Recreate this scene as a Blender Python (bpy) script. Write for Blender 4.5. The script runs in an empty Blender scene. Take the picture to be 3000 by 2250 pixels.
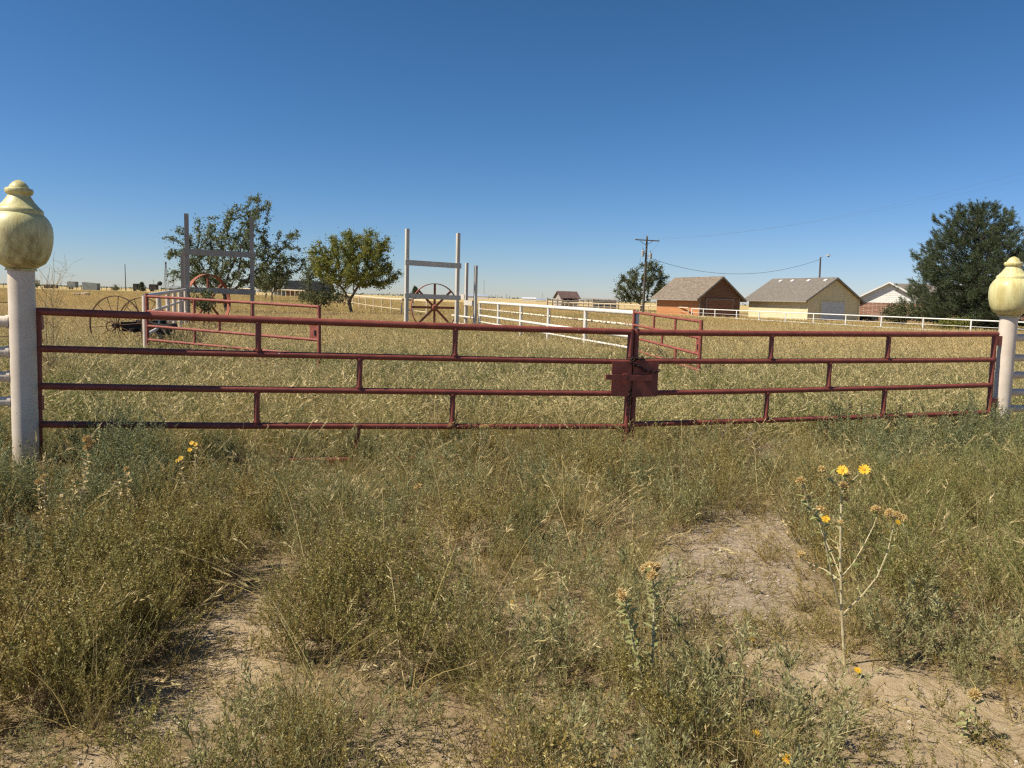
import bpy, math, random
import numpy as np
from mathutils import Vector, Matrix, Quaternion

# ------------------------------------------------------------------ camera, world, sun, exposure
sc = bpy.context.scene
col = sc.collection
EYE = Vector((0, 0, 1.6))
FPX = 2254.0
PITCH = math.atan(250 / FPX)
ROLL = 0.0275
RM = (Matrix.Rotation(math.pi / 2 - PITCH, 3, 'X') @ Matrix.Rotation(ROLL, 3, 'Z'))
cd = bpy.data.cameras.new('camera')
cd.sensor_width = 36.0
cd.lens = 36.0 * FPX / 3000.0
cd.clip_start = 0.05
cd.clip_end = 9000
cam = bpy.data.objects.new('camera', cd)
cam.matrix_world = Matrix.Translation(EYE) @ RM.to_4x4()
col.objects.link(cam)
sc.camera = cam

SUN_EL = math.radians(49)
SUN_H = Vector((-0.945, -0.328, 0)).normalized()      # horizontal direction towards the sun
w = bpy.data.worlds.new('World')
sc.world = w
w.use_nodes = True
nt = w.node_tree
bg = nt.nodes['Background']
sky = nt.nodes.new('ShaderNodeTexSky')
sky.sky_type = 'NISHITA'
sky.sun_disc = False
sky.sun_elevation = SUN_EL
sky.sun_rotation = math.atan2(SUN_H.x, SUN_H.y)
sky.altitude = 1100
sky.air_density = 1.0
sky.dust_density = 0.25
sky.ozone_density = 3.0
# the clear high-plains sky is a deeper blue than the model's: one contrast curve per colour channel
sep = nt.nodes.new('ShaderNodeSeparateColor')
cmb = nt.nodes.new('ShaderNodeCombineColor')
nt.links.new(sky.outputs[0], sep.inputs[0])
SKY_S = 0.0585
for ch, (ga, gg) in enumerate(((1.20, 1.45), (1.08, 1.17), (1.42, 1.25))):
    pw = nt.nodes.new('ShaderNodeMath'); pw.operation = 'POWER'
    ml = nt.nodes.new('ShaderNodeMath'); ml.operation = 'MULTIPLY'
    sc_ = nt.nodes.new('ShaderNodeMath'); sc_.operation = 'MULTIPLY'
    sc_.inputs[1].default_value = 0.085
    nt.links.new(sep.outputs[ch], sc_.inputs[0])
    nt.links.new(sc_.outputs[0], pw.inputs[0])
    pw.inputs[1].default_value = gg
    nt.links.new(pw.outputs[0], ml.inputs[0])
    ml.inputs[1].default_value = ga / 0.085
    nt.links.new(ml.outputs[0], cmb.inputs[ch])
nt.links.new(cmb.outputs[0], bg.inputs[0])
bg.inputs[1].default_value = SKY_S

sl = bpy.data.lights.new('sun', 'SUN')
sl.energy = 4.8
sl.angle = math.radians(0.53)
sl.color = (1.0, 0.92, 0.77)
sun = bpy.data.objects.new('sun', sl)
SDIR = Vector((SUN_H.x * math.cos(SUN_EL), SUN_H.y * math.cos(SUN_EL), math.sin(SUN_EL)))
sun.rotation_euler = SDIR.to_track_quat('Z', 'Y').to_euler()
sun.location = (-30, -10, 40)
col.objects.link(sun)

sc.view_settings.view_transform = 'Standard'
sc.view_settings.look = 'None'
sc.view_settings.exposure = 0.55
sc.view_settings.gamma = 1.0
sc.render.engine = 'CYCLES'
cy = sc.cycles
cy.max_bounces = 6
cy.diffuse_bounces = 3
cy.glossy_bounces = 2
cy.transmission_bounces = 3
cy.transparent_max_bounces = 6
cy.caustics_reflective = False
cy.caustics_refractive = False
cy.use_denoising = False
cy.denoising_prefilter = 'ACCURATE'
sc.render.filter_size = 1.3 if hasattr(sc.render, 'filter_size') else 1.5
cy.filter_width = 1.3

rng = np.random.default_rng(7)
rnd = random.Random(11)


# ------------------------------------------------------------------ photo pixel -> place in the world
def ray(u, v):
    return RM @ Vector(((u - 1500) / FPX, (1125 - v) / FPX, -1))


def P(u, v, y):
    d = ray(u, v)
    return EYE + d * (y / d.y)


def sstep(t):
    t = np.clip(t, 0, 1)
    return t * t * (3 - 2 * t)


_nk = rng.normal(size=(14, 2)); _np = rng.uniform(0, 6.28, 14)


def noise2(x, y, f=1.0, o=0):
    """smooth pseudo noise, about -1..1"""
    s = 0
    for i in range(6):
        k = _nk[(i + o) % 14] * f * (1 + 0.45 * i)
        s = s + np.sin(x * k[0] + y * k[1] + _np[(i * 3 + o) % 14]) * (1.0 / (1 + 0.35 * i))
    return s / 2.6


def gz(x, y):
    """height of the ground"""
    x = np.asarray(x, float); y = np.asarray(y, float)
    near = 0.022 * noise2(x, y, 1.9, 2) * np.exp(-np.hypot(x, y) / 25)
    rise = 0.75 * sstep((y - 55) / 100) * sstep((30 - x) / 70)
    return near + rise + 0.10 * noise2(x, y, 0.05, 5) * sstep((y - 20) / 60)


def G(u, v, z=0.0):
    d = ray(u, v)
    p = EYE + d * ((z - EYE.z) / d.z)
    return Vector((p.x, p.y, float(gz(p.x, p.y))))


# ------------------------------------------------------------------ materials
def ramp(nt, fac, stops):
    r = nt.nodes.new('ShaderNodeValToRGB')
    e = r.color_ramp.elements
    while len(e) > 1:
        e.remove(e[-1])
    e[0].position = stops[0][0]
    e[0].color = (*stops[0][1], 1)
    for p, c in stops[1:]:
        q = e.new(p)
        q.color = (*c, 1)
    nt.links.new(fac, r.inputs[0])
    return r.outputs[0]


def noise_node(nt, scale, detail=4, rough=0.6, stretch=None, vec=None):
    n = nt.nodes.new('ShaderNodeTexNoise')
    n.inputs['Scale'].default_value = scale
    n.inputs['Detail'].default_value = detail
    n.inputs['Roughness'].default_value = rough
    if vec is None:
        g = nt.nodes.new('ShaderNodeNewGeometry')
        vec = g.outputs['Position']
    if stretch:
        m = nt.nodes.new('ShaderNodeMapping')
        m.inputs['Scale'].default_value = stretch
        nt.links.new(vec, m.inputs[0])
        vec = m.outputs[0]
    nt.links.new(vec, n.inputs['Vector'])
    return n.outputs[0]


def mixc(nt, fac, a, b):
    m = nt.nodes.new('ShaderNodeMix')
    m.data_type = 'RGBA'
    for s, val in ((m.inputs[0], fac), (m.inputs[6], a), (m.inputs[7], b)):
        if isinstance(val, (int, float)):
            s.default_value = val
        elif isinstance(val, tuple):
            s.default_value = (*val, 1)
        else:
            nt.links.new(val, s)
    return m.outputs[2]


def bump(nt, height, strength, dist, bsdf):
    b = nt.nodes.new('ShaderNodeBump')
    b.inputs['Strength'].default_value = strength
    b.inputs['Distance'].default_value = dist
    nt.links.new(height, b.inputs['Height'])
    nt.links.new(b.outputs[0], bsdf.inputs['Normal'])


def newmat(name):
    m = bpy.data.materials.new(name)
    m.use_nodes = True
    return m, m.node_tree, m.node_tree.nodes['Principled BSDF']


def pmat(name, c1, c2, scale=6, rough=0.7, lo=0.4, hi=0.6, bmp=0.0, bscale=40, bdist=0.005, stretch=None,
         chips=None, chip_scale=30, chip_lo=0.68, metal=0.0, spec=0.3):
    """two colours mixed by noise, optional chips of a third colour, optional bump"""
    m, nt, b = newmat(name)
    c = ramp(nt, noise_node(nt, scale, 5, 0.65, stretch), [(lo, c1), (hi, c2)])
    if chips:
        f = ramp(nt, noise_node(nt, chip_scale, 3, 0.6), [(chip_lo, (0, 0, 0)), (chip_lo + 0.02, (1, 1, 1))])
        c = mixc(nt, f, c, chips)
    nt.links.new(c, b.inputs['Base Color'])
    b.inputs['Roughness'].default_value = rough
    b.inputs['Metallic'].default_value = metal
    b.inputs['Specular IOR Level'].default_value = spec
    if bmp:
        bump(nt, noise_node(nt, bscale, 4), bmp, bdist, b)
    return m


M = {}
M['red'] = pmat('red oxide paint', (.265, .072, .05), (.20, .05, .036), 9, 0.5, bmp=0.12, bscale=90, bdist=.002,
                chips=(.62, .52, .46), chip_scale=23, chip_lo=0.735, spec=0.35)
M['redold'] = pmat('faded red paint', (.31, .095, .066), (.23, .062, .044), 12, 0.6, bmp=0.1, bscale=80, bdist=.002,
                   chips=(.5, .4, .35), chip_scale=26, chip_lo=0.72)
M['post'] = pmat('cream white pipe paint', (.68, .59, .49), (.58, .49, .395), 5, 0.42, .35, .7, bmp=0.15, bscale=60, bdist=.002,
                 chips=(.22, .1, .08), chip_scale=38, chip_lo=0.74)
M['white'] = pmat('white fence paint', (.74, .70, .62), (.60, .55, .46), 5, 0.55, .4, .72, bmp=0.15, bscale=60, bdist=.002,
                  chips=(.2, .1, .05), chip_scale=14, chip_lo=0.70)
M['flaked'] = pmat('flaking white paint over rust', (.72, .66, .5), (.16, .08, .045), 9, 0.7, .5, .56, bmp=.2, bscale=60, bdist=.003)
M['board'] = pmat('painted white board', (.60, .56, .49), (.44, .40, .345), 4, 0.65, .35, .75, bmp=.15, bscale=30, stretch=(1, 1, .15))
M['greyboard'] = pmat('weathered grey white board', (.37, .335, .29), (.26, .23, .20), 4, 0.75, .35, .75, bmp=.2, bscale=30, stretch=(1, 1, .15))
M['tan'] = pmat('dull tan pipe paint', (.68, .57, .40), (.52, .42, .28), 6, 0.7)
M['rust'] = pmat('rusted iron', (.085, .048, .03), (.15, .085, .05), 15, 0.85, bmp=.2, bscale=80)
M['rustwheel'] = pmat('red rusted iron', (.36, .125, .075), (.26, .09, .055), 10, 0.8, bmp=.2, bscale=60)
M['iron'] = pmat('black iron', (.02, .018, .016), (.045, .035, .03), 20, 0.7)
M['chain'] = pmat('dark rusty chain steel', (.035, .024, .02), (.07, .04, .03), 60, 0.6, metal=.4)
M['pole'] = pmat('creosote pole wood', (.075, .06, .047), (.12, .1, .08), 5, 0.9, stretch=(6, 6, .4))
M['steelgrey'] = pmat('grey transformer steel', (.36, .39, .40), (.28, .3, .31), 6, 0.5)
M['wire'] = pmat('cable', (.10, .11, .12), (.13, .14, .15), 3, 0.6)
M['shake'] = pmat('weathered wood shakes', (.13, .10, .075), (.25, .20, .15), 2.6, 0.9, .36, .64, bmp=.6, bscale=3.2, bdist=.05, stretch=(1, 1, 2.2))
M['shingle'] = pmat('brown grey asphalt shingles', (.135, .117, .097), (.20, .176, .148), 3.2, 0.9, .35, .65, bmp=.4, bscale=6, bdist=.02, stretch=(1, 1, 2))
M['ply'] = pmat('orange plywood siding', (.50, .235, .10), (.38, .165, .068), 1.4, 0.8, .3, .7, bmp=.2, bscale=4, stretch=(.5, .5, 5))
M['darkwood'] = pmat('dark brown siding', (.20, .11, .07), (.15, .08, .05), 1.6, 0.85, stretch=(.6, .6, 4))
M['doorwood'] = pmat('brown garage door wood', (.24, .12, .07), (.19, .09, .055), 2, 0.75, stretch=(.5, .5, 4))
M['yellow'] = pmat('pale yellow siding paint', (.66, .60, .39), (.60, .54, .34), 1.2, 0.65)
M['whitesiding'] = pmat('white siding paint', (.78, .78, .74), (.72, .72, .68), 1.0, 0.6)
M['trim'] = pmat('white trim paint', (.76, .75, .72), (.68, .67, .63), 3, 0.55)
M['darktrim'] = pmat('dull grey trim', (.30, .27, .24), (.22, .2, .17), 4, 0.7)
M['door'] = pmat('pale blue grey steel door', (.50, .55, .60), (.46, .51, .56), 2, 0.5)
M['dark'] = pmat('dark opening', (.012, .012, .013), (.02, .02, .02), 3, 0.8)
M['roofbrown'] = pmat('brown metal roof', (.16, .10, .085), (.12, .08, .065), 1, 0.6)
M['roofdark'] = pmat('charcoal roof', (.018, .019, .022), (.03, .03, .032), 1, 0.95, spec=.05)
M['farwhite'] = pmat('chalky white metal siding', (.70, .72, .74), (.62, .64, .66), .2, 0.6)
M['farroof'] = pmat('grey blue metal roof', (.33, .38, .44), (.28, .33, .39), .2, 0.6)
M['galv'] = pmat('galvanised steel', (.22, .24, .23), (.16, .175, .17), 1, 0.7)
M['bark'] = pmat('tree bark', (.085, .066, .05), (.14, .115, .09), 9, 0.95, bmp=.5, bscale=25, bdist=.02, stretch=(1, 1, .3))
M['twig'] = pmat('dead grey twigs', (.22, .18, .14), (.34, .29, .23), 9, 0.9)
M['straw'] = pmat('dry straw stalk', (.46, .35, .18), (.36, .26, .12), 12, 0.8)
M['pebble'] = pmat('pale gravel', (.55, .47, .38), (.34, .29, .24), 25, 0.85)
M['rock'] = pmat('tan field rock', (.42, .31, .2), (.3, .22, .15), 3, 0.9, bmp=.5, bscale=6, bdist=.05)


def brick_mat():
    m, nt, b = newmat('red brown brick')
    tc = nt.nodes.new('ShaderNodeTexCoord')
    mp = nt.nodes.new('ShaderNodeCombineXYZ')
    sp = nt.nodes.new('ShaderNodeSeparateXYZ')
    nt.links.new(tc.outputs['Object'], sp.inputs[0])
    ad = nt.nodes.new('ShaderNodeMath')
    nt.links.new(sp.outputs[0], ad.inputs[0])
    nt.links.new(sp.outputs[1], ad.inputs[1])
    nt.links.new(ad.outputs[0], mp.inputs[0])
    nt.links.new(sp.outputs[2], mp.inputs[1])
    br = nt.nodes.new('ShaderNodeTexBrick')
    br.inputs['Scale'].default_value = 1.0
    br.inputs['Brick Width'].default_value = 0.42
    br.inputs['Row Height'].default_value = 0.15
    br.inputs['Mortar Size'].default_value = 0.014
    br.inputs['Color1'].default_value = (.34, .17, .11, 1)
    br.inputs['Color2'].default_value = (.22, .10, .065, 1)
    br.inputs['Mortar'].default_value = (.48, .40, .33, 1)
    nt.links.new(mp.outputs[0], br.inputs['Vector'])
    nt.links.new(br.outputs[0], b.inputs['Base Color'])
    b.inputs['Roughness'].default_value = 0.9
    return m


M['brick'] = brick_mat()


def glass_mat():
    m, nt, b = newmat('window glass')
    b.inputs['Base Color'].default_value = (.05, .07, .08, 1)
    b.inputs['Roughness'].default_value = 0.08
    b.inputs['Specular IOR Level'].default_value = 0.8
    return m


M['glass'] = glass_mat()


def finial_mat():
    m, nt, b = newmat('cream yellow cast finial')
    tc = nt.nodes.new('ShaderNodeTexCoord')
    ob = tc.outputs['Object']
    c = ramp(nt, noise_node(nt, 16, 5, .7, (1, 1, .12), ob), [(.38, (.50, .42, .17)), (.56, (.66, .60, .30)), (.7, (.70, .64, .34))])
    st = ramp(nt, noise_node(nt, 5, 6, .7, (1, 1, .6), ob), [(.50, (0, 0, 0)), (.66, (1, 1, 1))])
    sp = nt.nodes.new('ShaderNodeSeparateXYZ')
    nt.links.new(ob, sp.inputs[0])
    hz = ramp(nt, sp.outputs[2], [(0.0, (.9, .9, .9)), (.28, (.75, .75, .75)), (.40, (0, 0, 0))])
    mu = nt.nodes.new('ShaderNodeMath'); mu.operation = 'MULTIPLY'
    nt.links.new(st, mu.inputs[0]); nt.links.new(hz, mu.inputs[1])
    oi = nt.nodes.new('ShaderNodeObjectInfo')
    mu2 = nt.nodes.new('ShaderNodeMath'); mu2.operation = 'MULTIPLY'
    nt.links.new(mu.outputs[0], mu2.inputs[0]); nt.links.new(oi.outputs['Alpha'], mu2.inputs[1])
    c = mixc(nt, mu2.outputs[0], c, (.22, .15, .055))
    nt.links.new(c, b.inputs['Base Color'])
    b.inputs['Roughness'].default_value = 0.38
    b.inputs['Specular IOR Level'].default_value = 0.35
    bump(nt, noise_node(nt, 38, 5, .75, (1, 1, .16), ob), .4, .006, b)
    return m


M['finial'] = finial_mat()


def leaf_mat(name, ca, cb, cc, trans=0.3, rough=0.6, inst=True, spec=.25, pale=.35):
    """ca..cb chosen by the plant, cc by the single leaf; some light passes through"""
    m, nt, b = newmat(name)
    a = nt.nodes.new('ShaderNodeAttribute')
    a.attribute_name = 'leaf'
    if inst:
        t = nt.nodes.new('ShaderNodeAttribute')
        t.attribute_type = 'INSTANCER'
        t.attribute_name = 'tone'
        f = t.outputs['Fac']
    else:
        f = noise_node(nt, .5, 3)
    c = mixc(nt, f, ca, cb)
    lf = ramp(nt, a.outputs['Fac'], [(pale, (0, 0, 0)), (1.0, (1, 1, 1))])
    c = mixc(nt, lf, c, cc)
    nt.links.new(c, b.inputs['Base Color'])
    b.inputs['Roughness'].default_value = rough
    b.inputs['Specular IOR Level'].default_value = spec
    tr = nt.nodes.new('ShaderNodeBsdfTranslucent')
    nt.links.new(c, tr.inputs[0])
    mx = nt.nodes.new('ShaderNodeMixShader')
    mx.inputs[0].default_value = trans
    nt.links.new(b.outputs[0], mx.inputs[1])
    nt.links.new(tr.outputs[0], mx.inputs[2])
    nt.links.new(mx.outputs[0], nt.nodes['Material Output'].inputs[0])
    return m


M['weed_olive'] = leaf_mat('olive weed leaves', (.215, .20, .043), (.37, .245, .07), (.50, .42, .16), .35, .45, spec=.4)
M['weed_green'] = leaf_mat('yellow green weed leaves', (.20, .215, .05), (.28, .26, .07), (.46, .44, .18), .35, .45, spec=.4)
M['weed_grey'] = leaf_mat('grey green weed leaves', (.25, .24, .098), (.30, .27, .11), (.50, .47, .25), .3, .5)
M['weed_blue'] = leaf_mat('blue green weed leaves', (.115, .128, .046), (.18, .19, .072), (.40, .40, .22), .3, .5)
M['stem_brown'] = leaf_mat('brown weed stems', (.17, .11, .055), (.22, .15, .07), (.34, .26, .14), .1)
M['grass_dry'] = leaf_mat('dry grass blades', (.135, .17, .038), (.50, .37, .15), (.68, .55, .29), .35, pale=.55)
M['grass_far'] = leaf_mat('dry field grass', (.20, .22, .06), (.58, .42, .18), (.68, .52, .26), .35, pale=.5)
M['grass_green'] = leaf_mat('green grass blades', (.10, .16, .035), (.15, .19, .05), (.26, .29, .11), .35)
M['leaf_oak'] = leaf_mat('tree leaves', (.10, .13, .052), (.13, .155, .062), (.28, .29, .16), .38, inst=False)
M['leaf_yellowish'] = leaf_mat('yellowing tree leaves', (.13, .165, .032), (.17, .185, .038), (.36, .33, .085), .38, inst=False)
M['leaf_bright'] = leaf_mat('bright green leaves', (.09, .17, .03), (.11, .19, .04), (.18, .26, .07), .3, inst=False)
M['leaf_dull'] = leaf_mat('dull tree leaves', (.085, .105, .042), (.11, .12, .055), (.19, .20, .10), .35, inst=False)
M['needle'] = leaf_mat('pine needles', (.075, .10, .045), (.062, .088, .042), (.16, .185, .105), .25, inst=False)
M['gum_leaf'] = leaf_mat('gumweed leaves', (.27, .29, .10), (.31, .32, .12), (.44, .42, .20), .3, inst=False)
M['gum_dry'] = leaf_mat('withered brown leaves', (.40, .27, .11), (.50, .36, .16), (.70, .58, .34), .25, inst=False)
M['gum_stem'] = pmat('pale straw stem', (.56, .48, .30), (.44, .36, .20), 30, .7)
M['puff'] = pmat('tan seed head bristles', (.56, .39, .15), (.68, .52, .25), 60, .8)
M['petal'] = pmat('yellow petals', (.62, .40, .02), (.66, .34, .015), 60, .6)
M['centre'] = pmat('orange flower centre', (.55, .27, .02), (.45, .2, .02), 80, .8)


def ground_mat():
    m, nt, b = newmat('sandy ground')
    a = nt.nodes.new('ShaderNodeAttribute'); a.attribute_name = 'sand'
    gv = nt.nodes.new('ShaderNodeAttribute'); gv.attribute_name = 'gravel'
    sand = ramp(nt, noise_node(nt, 5.5, 9, .82), [(.3, (.29, .21, .12)), (.47, (.48, .36, .22)), (.6, (.58, .45, .29)), (.72, (.64, .52, .36))])
    soil = ramp(nt, noise_node(nt, 2.6, 7, .75), [(.3, (.20, .14, .08)), (.5, (.34, .245, .14)), (.66, (.50, .38, .24))])
    grav = ramp(nt, noise_node(nt, 26, 5, .75), [(.36, (.24, .18, .125)), (.5, (.38, .295, .21)), (.64, (.50, .41, .31))])
    field = ramp(nt, noise_node(nt, .12, 8, .75), [(.3, (.36, .28, .12)), (.5, (.50, .37, .165)), (.7, (.56, .42, .20))])
    g = nt.nodes.new('ShaderNodeNewGeometry')
    sp = nt.nodes.new('ShaderNodeSeparateXYZ'); nt.links.new(g.outputs['Position'], sp.inputs[0])
    far = nt.nodes.new('ShaderNodeMapRange')
    far.inputs[1].default_value = 12; far.inputs[2].default_value = 45
    nt.links.new(sp.outputs[1], far.inputs[0])
    c = mixc(nt, a.outputs['Fac'], soil, sand)
    c = mixc(nt, gv.outputs['Fac'], c, grav)
    c = mixc(nt, far.outputs[0], c, field)
    nt.links.new(c, b.inputs['Base Color'])
    b.inputs['Roughness'].default_value = 0.95
    b.inputs['Specular IOR Level'].default_value = 0.1
    n1 = noise_node(nt, 14, 9, .8)
    bump(nt, n1, .9, .035, b)
    return m


M['ground'] = ground_mat()


# ------------------------------------------------------------------ mesh helpers
class MB:
    """collects shapes (world coordinates) and links them as one mesh object"""

    def __init__(self):
        self.v = []; self.f = []; self.n = 0; self.leaf = []

    def add(self, verts, faces, leaf=0.0):
        verts = np.asarray(verts, float).reshape(-1, 3)
        self.v.append(verts)
        self.f.extend([tuple(int(i) + self.n for i in f) for f in faces])
        self.leaf.append(np.full(len(verts), leaf) if np.isscalar(leaf) else np.asarray(leaf, float))
        self.n += len(verts)
        return self

    def quads(self, V, leaf=None):
        """V: (k,4,3) loose quads"""
        k = len(V)
        if k == 0:
            return self
        self.v.append(np.asarray(V, float).reshape(-1, 3))
        b = self.n + 4 * np.arange(k)
        self.f.extend(list(zip(b.tolist(), (b + 1).tolist(), (b + 2).tolist(), (b + 3).tolist())))
        lf = rng.random(k) if leaf is None else leaf
        self.leaf.append(np.repeat(lf, 4))
        self.n += 4 * k
        return self

    def tube(self, pts, r, sides=8, caps=True):
        pts = [Vector(p) for p in pts]
        rs = [r] * len(pts) if np.isscalar(r) else list(r)
        n = len(pts)
        rings = []
        prev = None
        for i, p in enumerate(pts):
            d = (pts[min(i + 1, n - 1)] - pts[max(i - 1, 0)])
            d = d.normalized() if d.length > 1e-9 else Vector((0, 0, 1))
            if prev is None:
                a = d.orthogonal().normalized()
            else:
                a = (prev - d * prev.dot(d))
                a = a.normalized() if a.length > 1e-6 else d.orthogonal().normalized()
            prev = a
            b = d.cross(a)
            for k in range(sides):
                t = 2 * math.pi * k / sides
                rings.append(p + (a * math.cos(t) + b * math.sin(t)) * rs[i])
        fs = []
        for i in range(n - 1):
            for k in range(sides):
                k2 = (k + 1) % sides
                fs.append((i * sides + k, i * sides + k2, (i + 1) * sides + k2, (i + 1) * sides + k))
        if caps:
            fs.append(tuple(range(sides - 1, -1, -1)))
            fs.append(tuple((n - 1) * sides + k for k in range(sides)))
        return self.add([tuple(v) for v in rings], fs)

    def box(self, c, ax, ay, az):
        """centre and three half-axis vectors"""
        c, ax, ay, az = Vector(c), Vector(ax), Vector(ay), Vector(az)
        if ax.cross(ay).dot(az) < 0:
            ax = -ax
        vs = [c + ax * i + ay * j + az * k for k in (-1, 1) for j in (-1, 1) for i in (-1, 1)]
        return self.add([tuple(v) for v in vs],
                        [(0, 2, 3, 1), (4, 5, 7, 6), (0, 1, 5, 4), (2, 6, 7, 3), (0, 4, 6, 2), (1, 3, 7, 5)])

    def beam(self, p, q, wd, ht, up=(0, 0, 1), side=None):
        p, q = Vector(p), Vector(q)
        d = (q - p)
        u = Vector(up)
        s = Vector(side).normalized() if side is not None else d.cross(u).normalized()
        u = s.cross(d).normalized()
        return self.box((p + q) / 2, d / 2, s * wd / 2, u * ht / 2)

    def prism(self, poly, ext):
        """flat polygon (world points) extruded by a vector"""
        n = len(poly)
        e = Vector(ext)
        a = [Vector(p) for p in poly]
        nrm = Vector((0, 0, 0))
        for i in range(n):
            nrm += (a[i] - a[0]).cross(a[(i + 1) % n] - a[0])
        if nrm.dot(e) > 0:
            a = a[::-1]
        vs = a + [p + e for p in a]
        fs = [tuple(range(n)), tuple(range(2 * n - 1, n - 1, -1))]
        fs += [(i, i + n, (i + 1) % n + n, (i + 1) % n) for i in range(n)]
        return self.add([tuple(v) for v in vs], fs)

    def lathe(self, prof, base, axis=(0, 0, 1), sides=48):
        q = Vector((0, 0, 1)).rotation_difference(Vector(axis).normalized())
        b = Vector(base)
        vs, fs = [], []
        for r, z in prof:
            for k in range(sides):
                t = 2 * math.pi * k / sides
                vs.append(tuple(b + q @ Vector((r * math.cos(t), r * math.sin(t), z))))
        for i in range(len(prof) - 1):
            for k in range(sides):
                k2 = (k + 1) % sides
                fs.append((i * sides + k, i * sides + k2, (i + 1) * sides + k2, (i + 1) * sides + k))
        return self.add(vs, fs)

    def sphere(self, c, r, seg=10, rings=6, squash=1.0):
        prof = [(max(1e-4, r * math.sin(math.pi * i / rings)), -r * squash * math.cos(math.pi * i / rings)) for i in range(rings + 1)]
        return self.lathe(prof, c, sides=seg)

    def build(self, name, mat, parent=None, smooth=True, angle=40, mats=None, link=True):
        me = bpy.data.meshes.new(name)
        v = np.concatenate(self.v) if self.v else np.zeros((0, 3))
        off = ORIGIN.get(parent.name, Vector((0, 0, 0))) if parent is not None else Vector((0, 0, 0))
        v = v - np.array(off)
        me.from_pydata(v, [], self.f)
        at = me.attributes.new('leaf', 'FLOAT', 'POINT')
        at.data.foreach_set('value', np.concatenate(self.leaf).astype(np.float32))
        for m in (mats or [mat]):
            me.materials.append(m)
        if smooth:
            me.shade_smooth()
            me.set_sharp_from_angle(angle=math.radians(angle))
        me.update()
        o = bpy.data.objects.new(name, me)
        if link:
            col.objects.link(o)
        if parent is not None:
            o.parent = parent
            ORIGIN[o.name] = off
        return o


ORIGIN = {}


def tag(o, label, cat, group=None):
    o['label'] = label
    o['category'] = cat
    if group:
        o['group'] = group
    return o


def thing(name, loc, label, cat, group=None):
    o = bpy.data.objects.new(name, None)
    o.empty_display_size = 0.2
    o.location = loc
    col.objects.link(o)
    ORIGIN[o.name] = Vector(loc)
    return tag(o, label, cat, group)


def V2(x, y, z=None):
    return Vector((x, y, float(gz(x, y)) if z is None else z))


# ------------------------------------------------------------------ ground
def pixpoly(pts):
    return np.array([[*G(u, v)[:2]] for u, v in pts])


def inside(poly, x, y):
    r = np.zeros(np.shape(x), bool)
    n = len(poly)
    for i in range(n):
        x1, y1 = poly[i]; x2, y2 = poly[(i + 1) % n]
        with np.errstate(divide='ignore', invalid='ignore'):
            c = ((y1 > y) != (y2 > y)) & (x < (x2 - x1) * (y - y1) / (y2 - y1 + 1e-12) + x1)
        r ^= c
    return r


def soft(poly, x, y, wob=.12, o=0):
    """1 inside a patch of ground, with a wobbling edge"""
    s = 0
    for k in range(4):
        ox = wob * noise2(x, y, 2.2 + k, o + k); oy = wob * noise2(y, x, 2.6 + k, o + k + 3)
        s = s + inside(poly, x + ox, y + oy)
    return s / 4.0


SAND_R = pixpoly([(1900, 1700), (1985, 1580), (2080, 1530), (2230, 1510), (2330, 1620), (2400, 1750), (2440, 1850),
                  (2560, 1930), (2720, 1985), (2880, 2030), (3100, 2080), (3300, 2330), (2560, 2330), (2420, 2200), (2380, 2090), (2240, 2010), (2120, 1930), (2000, 1880), (1920, 1790)])
SAND_L = pixpoly([(430, 1960), (560, 1800), (690, 1715), (830, 1760), (830, 1930), (790, 2060), (600, 2140), (400, 2180), (330, 2080)])
SAND_B = pixpoly([(-100, 2210), (200, 2190), (420, 2200), (480, 2330), (-100, 2330)])
SAND_C = pixpoly([(1010, 2180), (1130, 2110), (1340, 2120), (1420, 2200), (1400, 2330), (1000, 2330)])
GRAV = pixpoly([(1880, 1720), (1960, 1580), (2080, 1490), (2300, 1480), (2380, 1600), (2360, 1760), (2300, 1800), (2100, 1830), (1960, 1800)])
GAP_MID = pixpoly([(1050, 1350), (1160, 1225), (1330, 1230), (1330, 1290)])


def bare(x, y):
    return np.maximum.reduce([soft(SAND_R, x, y), soft(SAND_L, x, y, .07), soft(SAND_B, x, y, .08), soft(SAND_C, x, y, .1) * .8])


def make_ground():
    tx = np.linspace(-1, 1, 420); X = 2.2 * np.sinh(tx * math.asinh(4000 / 2.2))
    ty = np.linspace(-.35, 1, 420); Y = 3 + 2.2 * np.sinh(ty * math.asinh(6000 / 2.2))
    gx, gy = np.meshgrid(X, Y)
    z = gz(gx, gy)
    sand = np.where((gy < 9) & (gy > .5) & (abs(gx) < 9), bare(gx, gy), 0)
    grav = np.where((gy < 9) & (gy > .5) & (abs(gx) < 9), soft(GRAV, gx, gy, .15, 4), 0) * .85
    z = z + sand * .018 * noise2(gx, gy, 7, 3)
    nx, ny = len(X), len(Y)
    v = np.stack([gx, gy, z], -1).reshape(-1, 3)
    i = np.arange(nx * (ny - 1)).reshape(ny - 1, nx)[:, :-1].ravel()
    f = np.stack([i, i + 1, i + nx + 1, i + nx], -1)
    me = bpy.data.meshes.new('ground')
    me.from_pydata(v, [], f)
    for nm, arr in (('sand', sand), ('gravel', grav)):
        a = me.attributes.new(nm, 'FLOAT', 'POINT')
        a.data.foreach_set('value', arr.ravel().astype(np.float32))
    me.materials.append(M['ground'])
    me.shade_smooth()
    o = bpy.data.objects.new('ground', me)
    col.objects.link(o)
    o['kind'] = 'structure'


make_ground()

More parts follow.
